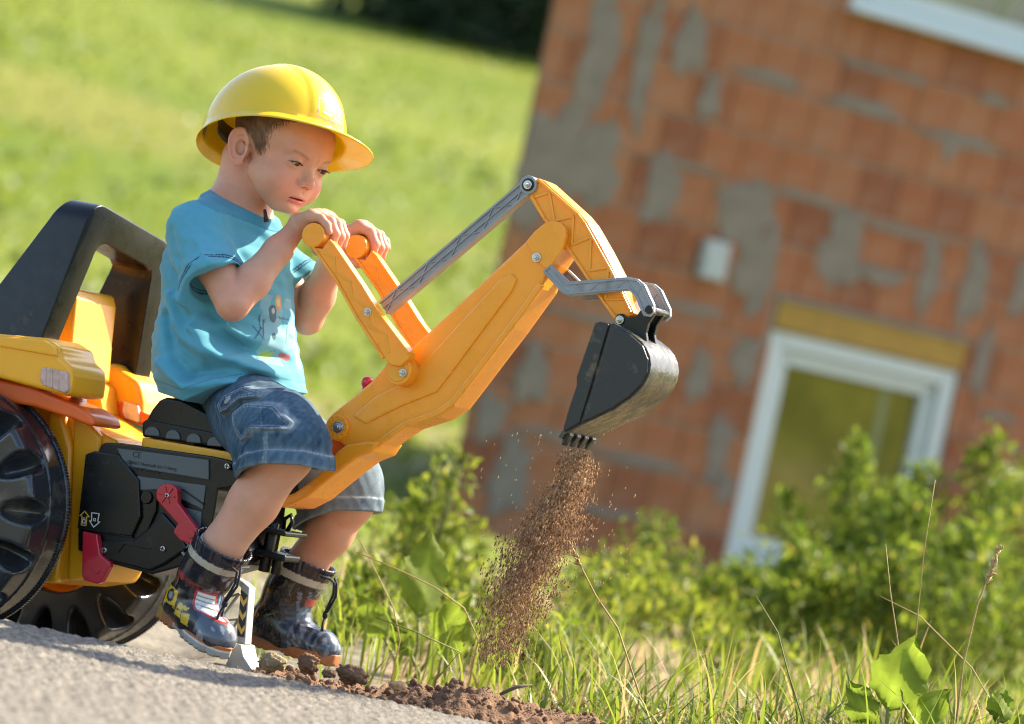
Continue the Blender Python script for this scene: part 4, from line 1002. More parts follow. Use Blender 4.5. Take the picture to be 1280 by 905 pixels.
beam('push_rod', (478, 385), (660, 231), .0225, -.024, -.006, M_GRY, tr, 9, .0135)
c = L(660, 231, -.0255); mb = MB(); mb.cyl(c + [0, .001, 0], c + [0, -.001, 0], .0095, n=28, bev=.0004); mb.build('rod_eye', M_BLK, tr); bolt(660, 231, -.0265, .0044, tr)
# ---- stick
stick = [(659, 244), (660, 232), (666, 224), (673, 222.5), (680, 226), (724, 266), (734, 278), (752, 309), (770, 344), (793, 392), (768, 402), (752, 378), (713, 319), (692, 290), (676, 272)]
so2 = MB().poly(P2(stick, -.022), -.019, .024, .002).build('stick', M_ORG, tr)
rim = MB(); strip(rim, [(663, 230), (673, 225), (722, 268), (731, 280), (767, 345), (788, 390)], .004, -.023, -.017, -.022); strip(rim, [(665, 246), (680, 273), (695, 291), (715, 318), (754, 377), (770, 398)], .004, -.023, -.017, -.022)
rim.build('stick_rim', M_ORG, so2)
web = MB(); strip(web, [(668, 246), (686, 240), (692, 276), (716, 270), (714, 306), (738, 296), (736, 338), (760, 334), (756, 374), (778, 374)], .0042, -.0215, -.017, -.022, .0014); web.build('stick_web', M_ORG, so2)
# ---- bucket linkage
lk = [(679, 341), (682, 334), (688, 330), (711, 352), (783, 346), (797, 348.5), (806, 356), (817, 380), (817, 390), (811, 396), (804, 395), (798, 382), (794, 371), (786, 363.5), (711, 370), (702, 366)]
def linkp(t):
    mb = MB().poly(P2(lk, -.034), t + .002, t + .010, .0015)
    rim_ = [(681, 339), (688, 333), (711, 355), (783, 349), (796, 351), (803, 358), (814, 382), (812, 391), (805, 391), (797, 371), (786, 360.5), (711, 367), (703, 362), (681, 339)]
    strip(mb, rim_, .0026, t, t + .004, -.034, .0006)
    strip(mb, [(690, 336), (704, 357), (718, 355), (734, 366), (750, 352), (768, 362), (783, 350), (796, 368), (800, 362)], .0014, t + .0008, t + .004, -.034, 0)
    return mb.build('bucket_link', M_GRY, tr)
linkp(-.036); linkp(.026)
mb = MB(); c = L(811, 387, -.036); mb.cyl(c + [0, -.001, 0], c + [0, .075, 0], .006, n=20); mb.build('link_pin', M_BLK, tr)
# ---- bucket: two side plates, curved shell, lip with teeth, mounting ears
bside = [(744, 404), (751, 402), (766, 405), (789, 418), (805, 432), (812, 449), (811, 466), (803, 482), (788, 497), (766, 512), (726, 530), (706, 541), (704, 536), (712, 508), (721, 482), (721, 471)]
bs2 = [(765, 406.5), (768, 407), (789, 419), (804.5, 432.5), (811, 449), (810, 466), (802, 481), (787, 496), (766, 510.5), (738, 524), (729.5, 527), (742, 486)]
bs3 = [(745, 404), (751, 402.5), (760, 404.5), (762, 406), (739, 485), (725, 529), (707, 539), (705, 536), (713, 508), (722, 482), (722, 471)]
bk = empty('bucket', (0, 0, 0)); bk.parent = tr
BN, BF = -.054, .054
for t0, t1 in ((BN, BN + .005), (BF - .005, BF)): MB().poly(P2(bside, BN), t0, t1, .0015).build('side_plate', M_BKT, bk)
MB().poly(P2(bs2, BN), BN - .0032, BN + .002, .0018).build('side_panel', M_BKT, bk); MB().poly(P2(bs3, BN), BN - .0040, BN + .002, .0016).build('side_rim', M_BKT, bk)
path = [np.array(L(x, y, BN)) for x, y in [(766, 405), (780, 412), (792, 420.5), (801, 428), (807, 436), (811, 445), (812.5, 456), (810.5, 468), (804, 480.5), (796, 490), (783, 500.5), (766, 512), (746, 521), (726, 530.5), (704, 542), (701, 548)]]
V, Fa = [], []
for i, p in enumerate(path):
    d = path[min(i + 1, len(path) - 1)] - path[max(i - 1, 0)]; d /= np.linalg.norm(d); n = np.array([-d[2], 0, d[0]]); n = n if True else n
    for t in (BN + .001, BF - .001):
        for h in (.0015, -.0045): V.append((p[0] + n[0] * h, t, p[2] + n[2] * h))
for i in range(len(path) - 1):
    a = i * 4; b = a + 4
    Fa += [(a, a + 2, b + 2, b), (a + 1, b + 1, b + 3, a + 3), (a, b, b + 1, a + 1), (a + 2, a + 3, b + 3, b + 2)]
Fa += [(0, 1, 3, 2), (len(V) - 4, len(V) - 2, len(V) - 1, len(V) - 3)]
mb = MB(); mb.add(V, Fa, False); bmesh.ops.recalc_face_normals(mb.bm, faces=mb.bm.faces)
for f in mb.bm.faces: f.smooth = True
sh = mb.build('shell', M_BKS, bk); m_ = sh.modifiers.new('edge', 'EDGE_SPLIT'); m_.split_angle = math.radians(50)
for k in range(4):
    t = BN + .006 + k * .0275; a = L(706, 541, BN); b = L(700, 556, BN); tip = b - a; mb = MB()
    mb.poly([a + [.002, 0, .006], a + [-.004, 0, .004], b + [-.001, 0, 0], b + [.002, 0, 0], a + [.006, 0, -.002]], t, t + .015, .0015); mb.build('tooth', M_BKT, bk)
ear = [(768, 399), (772, 393), (779, 392), (783, 397), (795, 396), (804, 384), (812, 380), (820, 385), (819, 392), (811, 404), (808, 416), (810, 432), (806, 436), (790, 424), (774, 412)]
for t in (-.020, .012): MB().poly(P2(ear, -.024), t - .006, t + .002, .0015).build('mounting_ear', M_BLK, bk)
mb = MB(); c = L(774, 400, -.026); mb.cyl(c, c + [0, .055, 0], .005, n=16); mb.build('bucket_pin', M_STL, bk); bolt(775, 400, -.027, .0042, tr)
c = L(459, 480, .0); mb = MB(); mb.cyl(c + [0, 0, -.014], c + [0, 0, .006], .006, n=16); b2 = bmesh.new(); bmesh.ops.create_uvsphere(b2, u_segments=20, v_segments=14, radius=.0095)
bmesh.ops.translate(b2, vec=tuple(c + [0, 0, .002]), verts=b2.verts); [setattr(f, 'smooth', True) for f in b2.faces]; mb.merge(b2); mb.build('red_knob', M_RED, tr)
# ---- saddle, seat rail, gear housing
SB = -.078
sad = [(178, 541), (181, 527), (190, 511), (199, 500), (208, 496.5), (226, 499), (246, 509), (264, 519), (280, 534), (288, 548), (287, 556), (268, 556), (230, 552), (190, 548)]
MB().poly(P2(sad, SB), SB, -SB, .012, 4).build('saddle', M_BLK, tr)
sr = MB().poly(P2([(177, 528), (182, 524), (288, 545), (290, 556), (286, 560), (178, 546)], SB - .006), SB - .006, SB + .02, .003).build('saddle_skirt', M_BLK, tr)
for k in range(4):
    x = 190 + k * 26; y = 540 + k * 4.3; pts = [(x - 9, y + 4)] + arc((x, y + 2), 9, 180, 360, 8) + [(x + 9, y + 5.5)]
    MB().poly(P2(pts, SB - .008), SB - .009, SB - .004, .0012).build('grip_lobe', M_GRY if False else M_PLATE, sr)
MB().poly(P2([(177, 546), (300, 567), (302, 576), (297, 600), (285, 596), (176, 560)], -.085), -.085, .085, .004).build('seat_rail', M_YEL, tr)
HT = -.108
hous = [(112, 571), (122, 566), (126, 556), (132, 552.5), (172, 557), (264, 570), (300, 579), (302, 583), (298, 605), (291, 609), (272, 611), (268, 640), (256, 700), (190, 718), (132, 703), (106, 690), (97, 688), (97, 668), (100, 640)]
h = MB().poly(P2(hous, HT), HT, -HT, .004, 3).build('gear_housing', M_BLK, tr)
MB().poly(P2([(109, 568), (120, 564), (150, 568), (176, 600), (178, 646), (166, 672), (110, 664), (99, 661), (101, 640)], HT), HT - .006, HT, .0035).build('side_cover', M_BLK, h)
MB().poly(P2([(147, 560), (262, 575), (262, 600), (158, 583)], HT), HT - .003, HT + .001, .0012).build('name_plate', M_PLATE, h)
MB().poly(P2([(165, 594), (258, 607), (254, 637), (232, 626), (196, 612), (176, 613)], HT), HT - .002, HT + .001, .001).build('rear_panel', M_PLATE, h)
MB().poly(P2([(222, 632), (253, 640), (250, 668), (240, 664)], HT), HT - .002, HT + .001, .001).build('rear_panel', M_PLATE, h)
MB().poly(P2([(256, 606), (272, 612), (262, 668), (250, 690)], HT + .02), HT + .012, HT + .03, .002).build('rear_panel', M_PLATE, h)
MB().poly(P2([(122, 676), (168, 676), (188, 660), (204, 640), (222, 660), (236, 686), (206, 706), (188, 714), (134, 700), (118, 690)], HT), HT - .005, HT + .001, .003).build('lower_cover', M_BLK, h)
for pts_, w_, d0 in (([(168, 677), (186, 662), (196, 638), (197, 620)], .0022, .005), ([(230, 612), (255, 630)], .002, .004), ([(150, 690), (158, 680), (190, 686)], .002, .0065), ([(100, 660), (140, 667), (168, 672)], .0018, .0075)): rb = MB(); strip(rb, pts_, w_, HT - d0, HT - d0 + .005, HT, .0006); rb.build('rib', M_BLK, h)
fr = MB(); strip(fr, [(208, 668), (238, 700)], .004, HT - .004, HT + .004, HT); strip(fr, [(216, 660), (246, 690)], .003, HT - .004, HT + .004, HT)
for k in range(5): strip(fr, [(209 + k * 6.5, 669 + k * 6.8), (219 + k * 6.5, 661 + k * 6.6)], .002, HT - .004, HT + .003, HT)
fr.build('rack_frame', M_GRY, tr)
c = L(184, 622, HT); MB().cyl(c, c + [0, -.004, 0], .0095, n=24, bev=.001).build('cap', M_BLK, h)
for x, y in ((284.5, 583), (131, 688), (204, 686)): screw(x, y, HT - .006, .0052, h)
# red crank and release pedal
LT = HT - .02
ck = arc((209, 619), 14.5, 150, 330, 12) + [(222, 628), (248, 664), (251, 672), (247, 679), (238, 681), (224, 675), (216, 665), (222, 655), (199, 629)]
cr = MB().poly(P2(ck, LT), LT, LT + .012, .002).build('crank', M_RED, tr)
mb = MB(); c = L(209, 619, LT)
for k in range(6):
    a = k * math.pi / 3; mb.box(c + [.0085 * math.cos(a), -.0008, .0085 * math.sin(a)], (.010, .002, .0022), .0004, Matrix.Rotation(-a, 4, 'Y'))
mb.cyl(L(239, 668, LT) + [0, .002, 0], L(239, 668, LT) + [0, -.0015, 0], .0065, n=20, bev=.0006); mb.build('crank_ribs', M_RED, cr); screw(209.5, 619.5, LT, .0044, cr)
pd = MB().poly(P2([(104, 664), (122, 668), (126, 694), (138, 703), (138, 708), (127, 728), (122, 730), (105, 725), (103, 718)], HT - .014), HT - .016, HT - .004, .002).build('release_pedal', M_RED, tr)
c = L(121, 712, HT - .016); MB().cyl(c + [0, .002, 0], c + [0, -.002, 0], .006, n=18, bev=.0006).build('pedal_boss', M_RED, pd)
# arrows and print on the cover
def flat(name, polys, t, m, parent):
    mb = MB()
    for p in polys:
        vs = [mb.bm.verts.new(tuple(np.array([*L(x, y, t)]))) for x, y in p]; mb.bm.faces.new(vs)
    return mb.build(name, m, parent)
AT = HT - .0066
def outline(pts, w_=1.3):
    c = np.mean(pts, 0); out = []
    n = len(pts)
    for i in range(n):
        a, b = np.array(pts[i]), np.array(pts[(i + 1) % n]); d = (b - a) / np.linalg.norm(b - a); nn = np.array([-d[1], d[0]]) * w_ / 2; a = a - d * w_ / 2; b = b + d * w_ / 2
        out.append([tuple(a + nn), tuple(b + nn), tuple(b - nn), tuple(a - nn)])
    return out
up = [(106, 639), (111.5, 646), (108.5, 645.6), (107.5, 657), (101.5, 656), (102.7, 645), (100, 644.5)]
dn = [(114.5, 641), (124, 642), (122, 652), (124.5, 652.5), (117, 659), (112, 651), (114.5, 651.2)]
flat('arrow_print', outline(up), AT, M_INKY, h); flat('arrow_print', outline(dn), AT, M_INK, h); flat('lock_print', outline([(103.3, 649.5), (106.6, 650), (106.2, 654), (102.9, 653.5)], 1) + outline([(104, 649), (104.3, 647), (106.3, 647.3), (106.2, 649.3)], .8) + outline([(117, 648), (119.5, 648.3), (119.2, 651.3), (116.7, 651)], .9), AT - .0002, M_INK, h)
def text(name, body, px, py, size, t, m, parent, ang=8.5):
    cu = bpy.data.curves.new(name, 'FONT'); cu.body = body; cu.size = size; cu.extrude = .0002
    o = bpy.data.objects.new(name, cu); COL.objects.link(o); o.parent = parent; p = L(px, py, t); q = L(px + 50, py + 50 * math.tan(math.radians(ang)), t) - p
    a = math.atan2(q[2], q[0]); o.matrix_local = Matrix.Translation(tuple(p)) @ Matrix.Rotation(-a, 4, 'Y') @ Matrix.Rotation(math.pi / 2, 4, 'X')
    bpy.context.view_layer.update(); me = bpy.data.meshes.new_from_object(o.evaluated_get(bpy.context.evaluated_depsgraph_get())); o2 = bpy.data.objects.new(name, me); COL.objects.link(o2); o2.parent = parent; o2.matrix_local = o.matrix_local; bpy.data.objects.remove(o); me.materials.clear(); me.materials.append(m); return o2
M_GTX = mat('label_print', (.016, .022, .026), .5)
text('lettering', 'CE', 165, 571, .0125, HT - .0034, M_GTX, h); text('lettering', '96465 Neustadt bei Coburg', 161, 579.5, .0072, HT - .0034, M_GTX, h); text('lettering', 'Made in Germany', 160, 586, .0072, HT - .0034, M_GTX, h)
text('lettering', 'rolly\u00ae', 140, 580, .013, HT - .0062, M_GTX, h)
# ---- hitch frame between the legs, stabiliser with chevrons
hf = MB(); c0 = L(335, 690, .03)
hf.cyl(c0 + [0, 0, -.03], c0 + [0, 0, .045], .009, n=16); hf.box(c0 + [.012, 0, .034], (.058, .07, .007), .002); hf.box(c0 + [.012, 0, -.002], (.062, .05, .010), .003); hf.cyl(c0 + [.02, 0, -.03], c0 + [.02, 0, 0], .008, n=14)
hf.tube([c0 + [.024, 0, .036], c0 + [.030, 0, .052], c0 + [.024, .002, .062], c0 + [.016, 0, .054], c0 + [.018, 0, .038]], .0035); hf.build('hitch', M_BLK, tr)
hf = MB(); hf.poly(P2([(262, 640), (300, 650), (306, 690), (296, 706), (252, 700)], -.03), -.05, .05, .006); hf.build('undercarriage', M_BLK, tr)
def stabiliser(ts):
    o = MB()
    o.poly(P2([(302, 726), (311.5, 734), (306, 806), (294, 804)], -.125), ts, ts + .02, .0015)
    o.poly(P2([(294, 803), (306, 806), (309, 820), (320, 837), (320, 840), (285, 834), (289, 826)], -.125), ts - .012, ts + .03, .002)
    o.poly(P2([(288, 720), (296, 722), (308, 732), (303, 738)], -.125), ts + .002, ts + .018, .0015)
    st_ = o.build('stabiliser', M_LGR, tr)
    g = MB(); strip(g, [(288, 722), (266, 752), (283, 812)], .004, ts + .006, ts + .014, -.12); strip(g, [(266, 752), (297, 742), (272, 776), (296, 774), (280, 800), (294, 800)], .0028, ts + .007, ts + .013, -.12); g.build('truss', M_GRY, st_)
    q = MB(); q.poly(P2([(301.5, 737), (309.5, 744), (305.5, 797), (297, 795)], -.125), ts - .0008, ts + .001, 0); q.build('chevron_sticker', mat('sticker_dark', (.045, .05, .055), .4) if 'sticker_dark' not in bpy.data.materials else bpy.data.materials['sticker_dark'], st_)
    for k in range(3):
        y = 747 + k * 17.5; x = 300.6 - k * 1.3
        flat('chevron', [[(x, y - 5), (x + 4, y + 4.5), (x + 3.6, y + 11.5), (x - .8, y + 2.5)], [(x + 4, y + 4.5), (x + 8.4, y - 1.5), (x + 7.7, y + 5.5), (x + 3.6, y + 11.5)]], ts - .0012, bpy.data.materials.get('sticker_yellow') or mat('sticker_yellow', (.80, .52, .12), .4), st_)
    return st_
stabiliser(-.125)
# ---- tractor body: chassis, mudguards, lamps, seat, roll bar
BW = -.088
MB().poly(P2([(-160, 480), (60, 500), (92, 520), (126, 540), (146, 550), (140, 566), (110, 572), (100, 640), (96, 690), (108, 700), (101, 716), (96, 724), (58, 729), (-160, 700)], BW), BW, -BW, .008, 3).build('chassis', M_YEL, tr)
MB().poly(P2([(62, 512), (80, 519), (88, 560), (84, 640), (70, 728), (30, 728)], BW - .012), BW - .012, BW + .02, .008, 3).build('chassis_rib', M_YEL, tr)
MB().poly(P2([(92, 520), (110, 528), (126, 545), (118, 640), (104, 722), (84, 727)], BW - .008), BW - .008, BW + .02, .006, 3).build('chassis_rib', M_YEL, tr)
MB().poly(P2([(-150, 440), (0, 474), (40, 484), (72, 497), (96, 507), (112, 518), (116, 530), (108, 532), (90, 524), (40, 508), (-150, 476)], -.17), -.165, -.085, .014, 5).build('mudguard', M_RED_O, tr)
MB().poly(P2([(-150, 440), (0, 474), (40, 484), (72, 500), (130, 520), (168, 532), (166, 542), (128, 533), (90, 520), (40, 508), (-150, 476)], -.17), .088, .185, .012, 5).build('mudguard', M_RED_O, tr)
FT_ = -.205
fe = MB().poly(P2([(-150, 395), (0, 417), (57, 422), (74, 433), (76, 446), (88, 457), (90, 470), (87, 493), (78, 494), (0, 473), (-150, 446)], FT_), FT_, FT_ + .10, .011, 4).build('fender', M_YEL, tr)
MB().poly(P2([(-150, 398), (0, 420), (56, 425), (71, 434), (73, 446), (0, 433), (-150, 410)], FT_), FT_ - .004, FT_ + .02, .003).build('fender_ledge', M_YEL, fe)
lm = MB().poly(P2([(53, 462), (57, 459), (84, 465), (87, 468), (87, 488), (83, 492), (56, 482), (52, 476)], FT_), FT_ - .006, FT_ + .02, .003).build('tail_lamp', M_LENS, fe)
rb = MB()
for k in range(3): strip(rb, [(60 + 8 * k, 461 + 2 * k), (59.5 + 8 * k, 482 + 2.4 * k)], .002, FT_ - .0075, FT_ - .004, FT_, .0005)
rb.build('lens_grid', M_LENS, lm)
F2 = .09
fe2 = MB().poly(P2([(110, 474), (129, 459), (136, 452), (146, 456), (152, 463), (173, 477), (178, 502), (177, 533), (150, 527), (112, 516)], F2), F2, F2 + .11, .012, 4).build('fender', M_YEL, tr)
MB().poly(P2([(108, 470), (126, 482), (132, 520), (108, 512)], F2 - .045), F2 - .05, F2, .005).build('fender_ledge', M_YEL, fe2)
lm2 = MB().poly(P2([(156, 501), (174, 507), (177, 526), (174, 529), (157, 523), (154, 514)], F2), F2 - .005, F2 + .02, .003).build('tail_lamp', M_LENSW, fe2)
c = L(93, 498, -.11); MB().poly(P2([(90, 474), (104, 482), (106, 506), (92, 500)], -.10), -.11, -.09, .004).build('reflector', M_LENS, fe)
se = MB().poly(P2([(58, 470), (63, 430), (72, 402), (80, 366), (85, 358), (92, 360), (95, 374), (90, 420), (86, 470)], -.055), -.055, .065, .010, 3).build('seat_back', M_YEL, tr)
# roll bar: an arch across the tractor, leaning forward
def rollbar():
    s0b, s0t = L(57, 422, -.155), L(121, 256, -.118)         # front face, near side: foot and head
    zb, zt = s0b[2] - .06, s0t[2] + .004
    lean = (s0t[0] - s0b[0]) / (s0t[2] - s0b[2])
    def S(z): return s0b[0] + lean * (z - s0b[2])
    def outl(wb, wt, z0, z1, r, n=8):
        p = [(-wb, z0)]
        for sg in (-1, 1):
            for i in range(n + 1):
                a = math.pi / 2 * i / n; k = (1 - math.cos(a), math.sin(a)) if sg < 0 else (1 - math.sin(a), math.cos(a))
                p.append((sg * (wt - r * k[0]) if sg < 0 else (wt - r * k[0]), z1 - r + r * k[1]))
        return p + [(wb, z0)]
    Oo = outl(.174, .134, zb, zt, .040); Oi = outl(.130, .088, zb, zt - .052, .030)
    mb = MB(); V = []; N = len(Oo)
    for ds in (0, 1):
        for R_ in (Oo, Oi): V += [(S(z) - (ds and .050 + .36 * (zt - z)), t, z - .105 * (t + .118) + (.0 if t < 0 else -.10 * max(0, t) * (z > zt - .06))) for t, z in R_]
    def id_(ly, ri, i): return (ly * 2 + ri) * N + i
    Fa = []
    for i in range(N - 1):
        Fa += [(id_(0, 0, i), id_(0, 0, i + 1), id_(0, 1, i + 1), id_(0, 1, i)), (id_(1, 0, i), id_(1, 1, i), id_(1, 1, i + 1), id_(1, 0, i + 1)),
               (id_(0, 0, i), id_(1, 0, i), id_(1, 0, i + 1), id_(0, 0, i + 1)), (id_(0, 1, i), id_(0, 1, i + 1), id_(1, 1, i + 1), id_(1, 1, i))]
    for i in (0, N - 1): Fa.append((id_(0, 0, i), id_(0, 1, i), id_(1, 1, i), id_(1, 0, i)))
    mb.add(V, Fa); bmesh.ops.recalc_face_normals(mb.bm, faces=mb.bm.faces); soft(mb.bm, .006, 3)
    for f in mb.bm.faces: f.smooth = True
    o = mb.build('roll_bar', M_BLK, tr); e = o.modifiers.new('edge', 'EDGE_SPLIT'); e.split_angle = math.radians(40)
    return o
rollbar()
# ---- rear wheels
WR, WH = .185, .050
def tyre_sdf(P):                                             # axis = t; camera side is -t
    rr = np.hypot(P[:, 0], P[:, 2]); T = P[:, 1]; th = np.arctan2(P[:, 2], P[:, 0])
    d = smax(rr - WR + .004, np.abs(T) - WH, .012)
    d = np.minimum(d, smax(rr - WR, np.abs(T - WH + .003) - .003, .001))
    d = np.minimum(d, smax(rr - WR + .001, np.abs(T) - .0022, .001))
    d = smax(d, -(np.maximum(rr - .118, -(T + WH - .022))), .01)                  # dished face
    d = smax(d, -(np.maximum(rr - .095, np.abs(T) - .2)), .002)
    n = 15; a = 2 * math.pi / n
    for sg, ph in ((-1, 0.),):
        u = (np.mod(th / a + ph + .20, 1) - .5) * a * .168
        q = np.stack([u, T - sg * (WH - .002), rr - .164], 1)
        d = smax(d, -d_ell(q, (0, 0, 0), (.0180, .044, .040)), .005)
    return d
tv, tq = sdf_mesh(tyre_sdf, (-.19, -.06, -.19), (.19, .06, .19), .0026, slack=2.2)
def wheel(t, cpx):
    c = L(*cpx, t); e = empty('rear_wheel', tuple(c)); e.parent = tr
    mesh('tyre', tv, tq, M_TYR, e)
    r = MB()
    pr = [(.096, -.030), (.096, .03), (.060, .02), (.040, -.012), (.030, -.022), (0.004, -.022)]
    V, Fa = [], []
    for k in range(40):
        a = 2 * math.pi * k / 40; V += [(q[0] * math.cos(a), q[1], q[0] * math.sin(a)) for q in pr]
    n = len(pr)
    for k in range(40):
        for j in range(n - 1): Fa.append((k * n + j, k * n + j + 1, ((k + 1) % 40) * n + j + 1, ((k + 1) % 40) * n + j))
    r.add(V, Fa, True); r.cyl((0, -.03, 0), (0, -.018, 0), .022, n=24); r.build('rim', M_YEL, e)
    # knurled outer edge
    kn = MB()
    for k in range(240):
        a = 2 * math.pi * k / 240; kn.box(((WR - .0006) * math.cos(a), WH - .003, (WR - .0006) * math.sin(a)), (.0024, .0062, .0028), 0, Matrix.Rotation(-a, 4, 'Y'))
    kn.build('edge_knurl', M_TYR, e, kind='stuff'); return e
w1 = wheel(-.19, (-67, 630))
cw = np.array(w1.location); w2 = copy_tree(w1, tr, (cw[0], .19, cw[2] - .026))
MB().cyl((cw[0], -.19, cw[2]), (cw[0], .19, cw[2] - .026), .012).build('axle', M_STL, tr)
# ------------------------------------------------------------------ the unrendered brick house
TH = math.atan(.55); HU = np.array([math.cos(TH), math.sin(TH), 0]); HN = np.array([math.sin(TH), -math.cos(TH), 0]); HP = at_y(1000, 450, 17.5); HP[2] = 0
def Wl(px, py):                                              # photo pixel -> (along the wall, height)
    d = ray(px, py); k = ((HP - C_P) @ HN) / (d @ HN); p = C_P + d * k; return np.array([(p - HP) @ HU, p[2]])
house = empty('brick_house', tuple(HP), TH, label='unrendered red block house with grey mortar smears behind the shrubs', cat='house')
M_MORT = mat('mortar', (.26, .225, .18), .95, var=.2, vs=9, bump=.6, bs=60, bd=.01)
M_SMEAR = mat('mortar_smear', (.195, .165, .125), .95, var=.22, vs=7, bump=.5, bs=50, bd=.006)
def brick_mat():
    m = mat('clay_block', (.30, .095, .032), .9, var=.2, vs=6, bump=.4, bs=45, bd=.006, dirt=(.22, .15, .10), dirt_amt=.40, ds=6); n = m.node_tree.nodes; l = m.node_tree.links
    oi = n.new('ShaderNodeObjectInfo'); cr = n.new('ShaderNodeValToRGB'); e = cr.color_ramp.elements
    e[0].color = (.21, .07, .027, 1); e[1].color = (.33, .135, .054, 1); e.new(.35).color = (.31, .112, .040, 1); e.new(.7).color = (.30, .12, .048, 1)
    l.new(oi.outputs['Random'], cr.inputs[0]); rgb = [x for x in n if x.bl_idname == 'ShaderNodeRGB'][0]
    for k in list(rgb.outputs[0].links): l.new(cr.outputs[0], k.to_socket)
    return m
M_BRK = brick_mat()
A0, A1, Z0, Z1 = -1.84, 9.0, -.5, 5.6
OPEN = [(-.20, 1.00, -.20, 1.03), (-.15, 1.30, 2.70, 4.00), (3.0, 4.2, -.2, 1.05), (3.0, 4.4, 2.7, 4.0)]
LINT = (-.21, 1.01, 1.032, 1.185)
def slabs(z0, z1, ops):                                      # wall rectangles left over round the openings
    zs = sorted({z0, z1, *[o[2] for o in ops], *[o[3] for o in ops]}); zs = [z for z in zs if z0 <= z <= z1]; out = []
    for a, b in zip(zs[:-1], zs[1:]):
        cur = A0
        for o in sorted([o for o in ops if o[2] <= a + 1e-6 and o[3] >= b - 1e-6]): out.append((cur, o[0], a, b)); cur = o[1]
        out.append((cur, A1, a, b))
    return out
mb = MB()
for a, b, z0, z1 in slabs(Z0, Z1, OPEN + [LINT]):
    mb.add([(a, 0, z0), (b, 0, z0), (b, 0, z1), (a, 0, z1), (a + (.176 if a == A0 else 0), .3, z0), (b, .3, z0), (b, .3, z1), (a + (.176 if a == A0 else 0), .3, z1)], [(0, 1, 2, 3), (4, 7, 6, 5), (0, 4, 5, 1), (3, 2, 6, 7), (0, 3, 7, 4), (1, 5, 6, 2)])
wall = mb.build('wall', M_MORT, house)
wd = MB(); c = HU * 0
# the other three walls and a flat roof slab; the left wall runs straight back
le = np.array([math.sin(TH) * 1.0, math.cos(TH)])            # direction 'away' in house axes
q0 = np.array([A0 + .176, .3]); q1 = q0 + le * 7 + np.array([.35, 0]); q2 = np.array([A1, 8.0])
foot = [(A0 + .178, .302), tuple(q1), tuple(q2), (A1, .302)]
V = [(x, y, z) for z in (Z0, Z1) for x, y in foot]; wd.add(V, [(0, 1, 5, 4), (1, 2, 6, 5), (2, 3, 7, 6), (4, 5, 6, 7)]); wd.build('rear_walls', M_MORT, house)
rf = MB(); fx = [(A0 - .3, -.3), (q1[0] - .3, q1[1] + .3), (A1 + .3, 8.3), (A1 + .3, -.3)]; ridge = [((fx[0][0] + fx[1][0]) / 2, 4.0, 8.2), (A1 + .3, 4.0, 8.2)]
V = [(x, y, Z1 + .02) for x, y in fx] + ridge; rf.add(V, [(0, 3, 5, 4), (1, 4, 5, 2), (0, 4, 1), (2, 5, 3), (0, 1, 2, 3)]); rf.build('roof', mat('roof_tile', (.22, .07, .04), .8, var=.2, vs=4), house)
BH, BL, JZ, JA = .2400, .2420, .0125, .0035; full = None; rng = np.random.default_rng(9); nb = 0
def brick_mesh(w_, h_):
    b = bmesh.new(); bmesh.ops.create_cube(b, size=1); bmesh.ops.scale(b, vec=(w_, .03, h_), verts=b.verts)
    bmesh.ops.bevel(b, geom=[e for e in b.edges if all(v.co.y < 0 for v in e.verts)], offset=.004, segments=1, affect='EDGES'); me = bpy.data.meshes.new('brick'); b.to_mesh(me); b.free(); me.materials.append(M_BRK); return me
full = brick_mesh(BL, BH)
far_b = MB()
for r_ in range(-10, 13):
    zc = 2.22 + JZ / 2 + BH / 2 + (BH + JZ) * r_; off = (.5 * (r_ % 2)) * (BL + JA)
    a = A0 + .004 - off
    while a < A1:
        lo, hi = max(a, A0 + .004), a + BL; a += BL + JA; segs = [(lo, hi, zc - BH / 2, zc + BH / 2)]
        for o in OPEN + [LINT]:
            nx = []
            for (l_, h_, z0, z1) in segs:
                if h_ <= o[0] or l_ >= o[1] or z1 <= o[2] or z0 >= o[3]: nx.append((l_, h_, z0, z1)); continue
                if l_ < o[0]: nx.append((l_, o[0] - .004, z0, z1))
                if h_ > o[1]: nx.append((o[1] + .004, h_, z0, z1))
                if l_ >= o[0] or h_ <= o[1]:
                    m0, m1 = max(l_, o[0]), min(h_, o[1])
                    if z0 < o[2] - .03: nx.append((m0, m1, z0, o[2] - .006))
                    if z1 > o[3] + .03: nx.append((m0, m1, o[3] + .006, z1))
            segs = nx
        for (l_, h_, z0, z1) in segs:
            if h_ - l_ < .03 or z1 - z0 < .02: continue
            if l_ > 2.3 or r_ > 5:
                far_b.box(((l_ + h_) / 2, .007 + rng.uniform(-.003, .003), (z0 + z1) / 2), (min(h_, A1) - l_, .03, z1 - z0), 0); continue
            o_ = bpy.data.objects.new('brick', full if (h_ - l_ > BL - .001 and z1 - z0 > BH - .001) else brick_mesh(h_ - l_, z1 - z0)); COL.objects.link(o_); o_.parent = wall
            o_.location = ((l_ + h_) / 2, .007 + rng.uniform(-.003, .003), (z0 + z1) / 2); nb += 1
far_b.build('brick_courses', M_BRK, wall, kind='stuff')
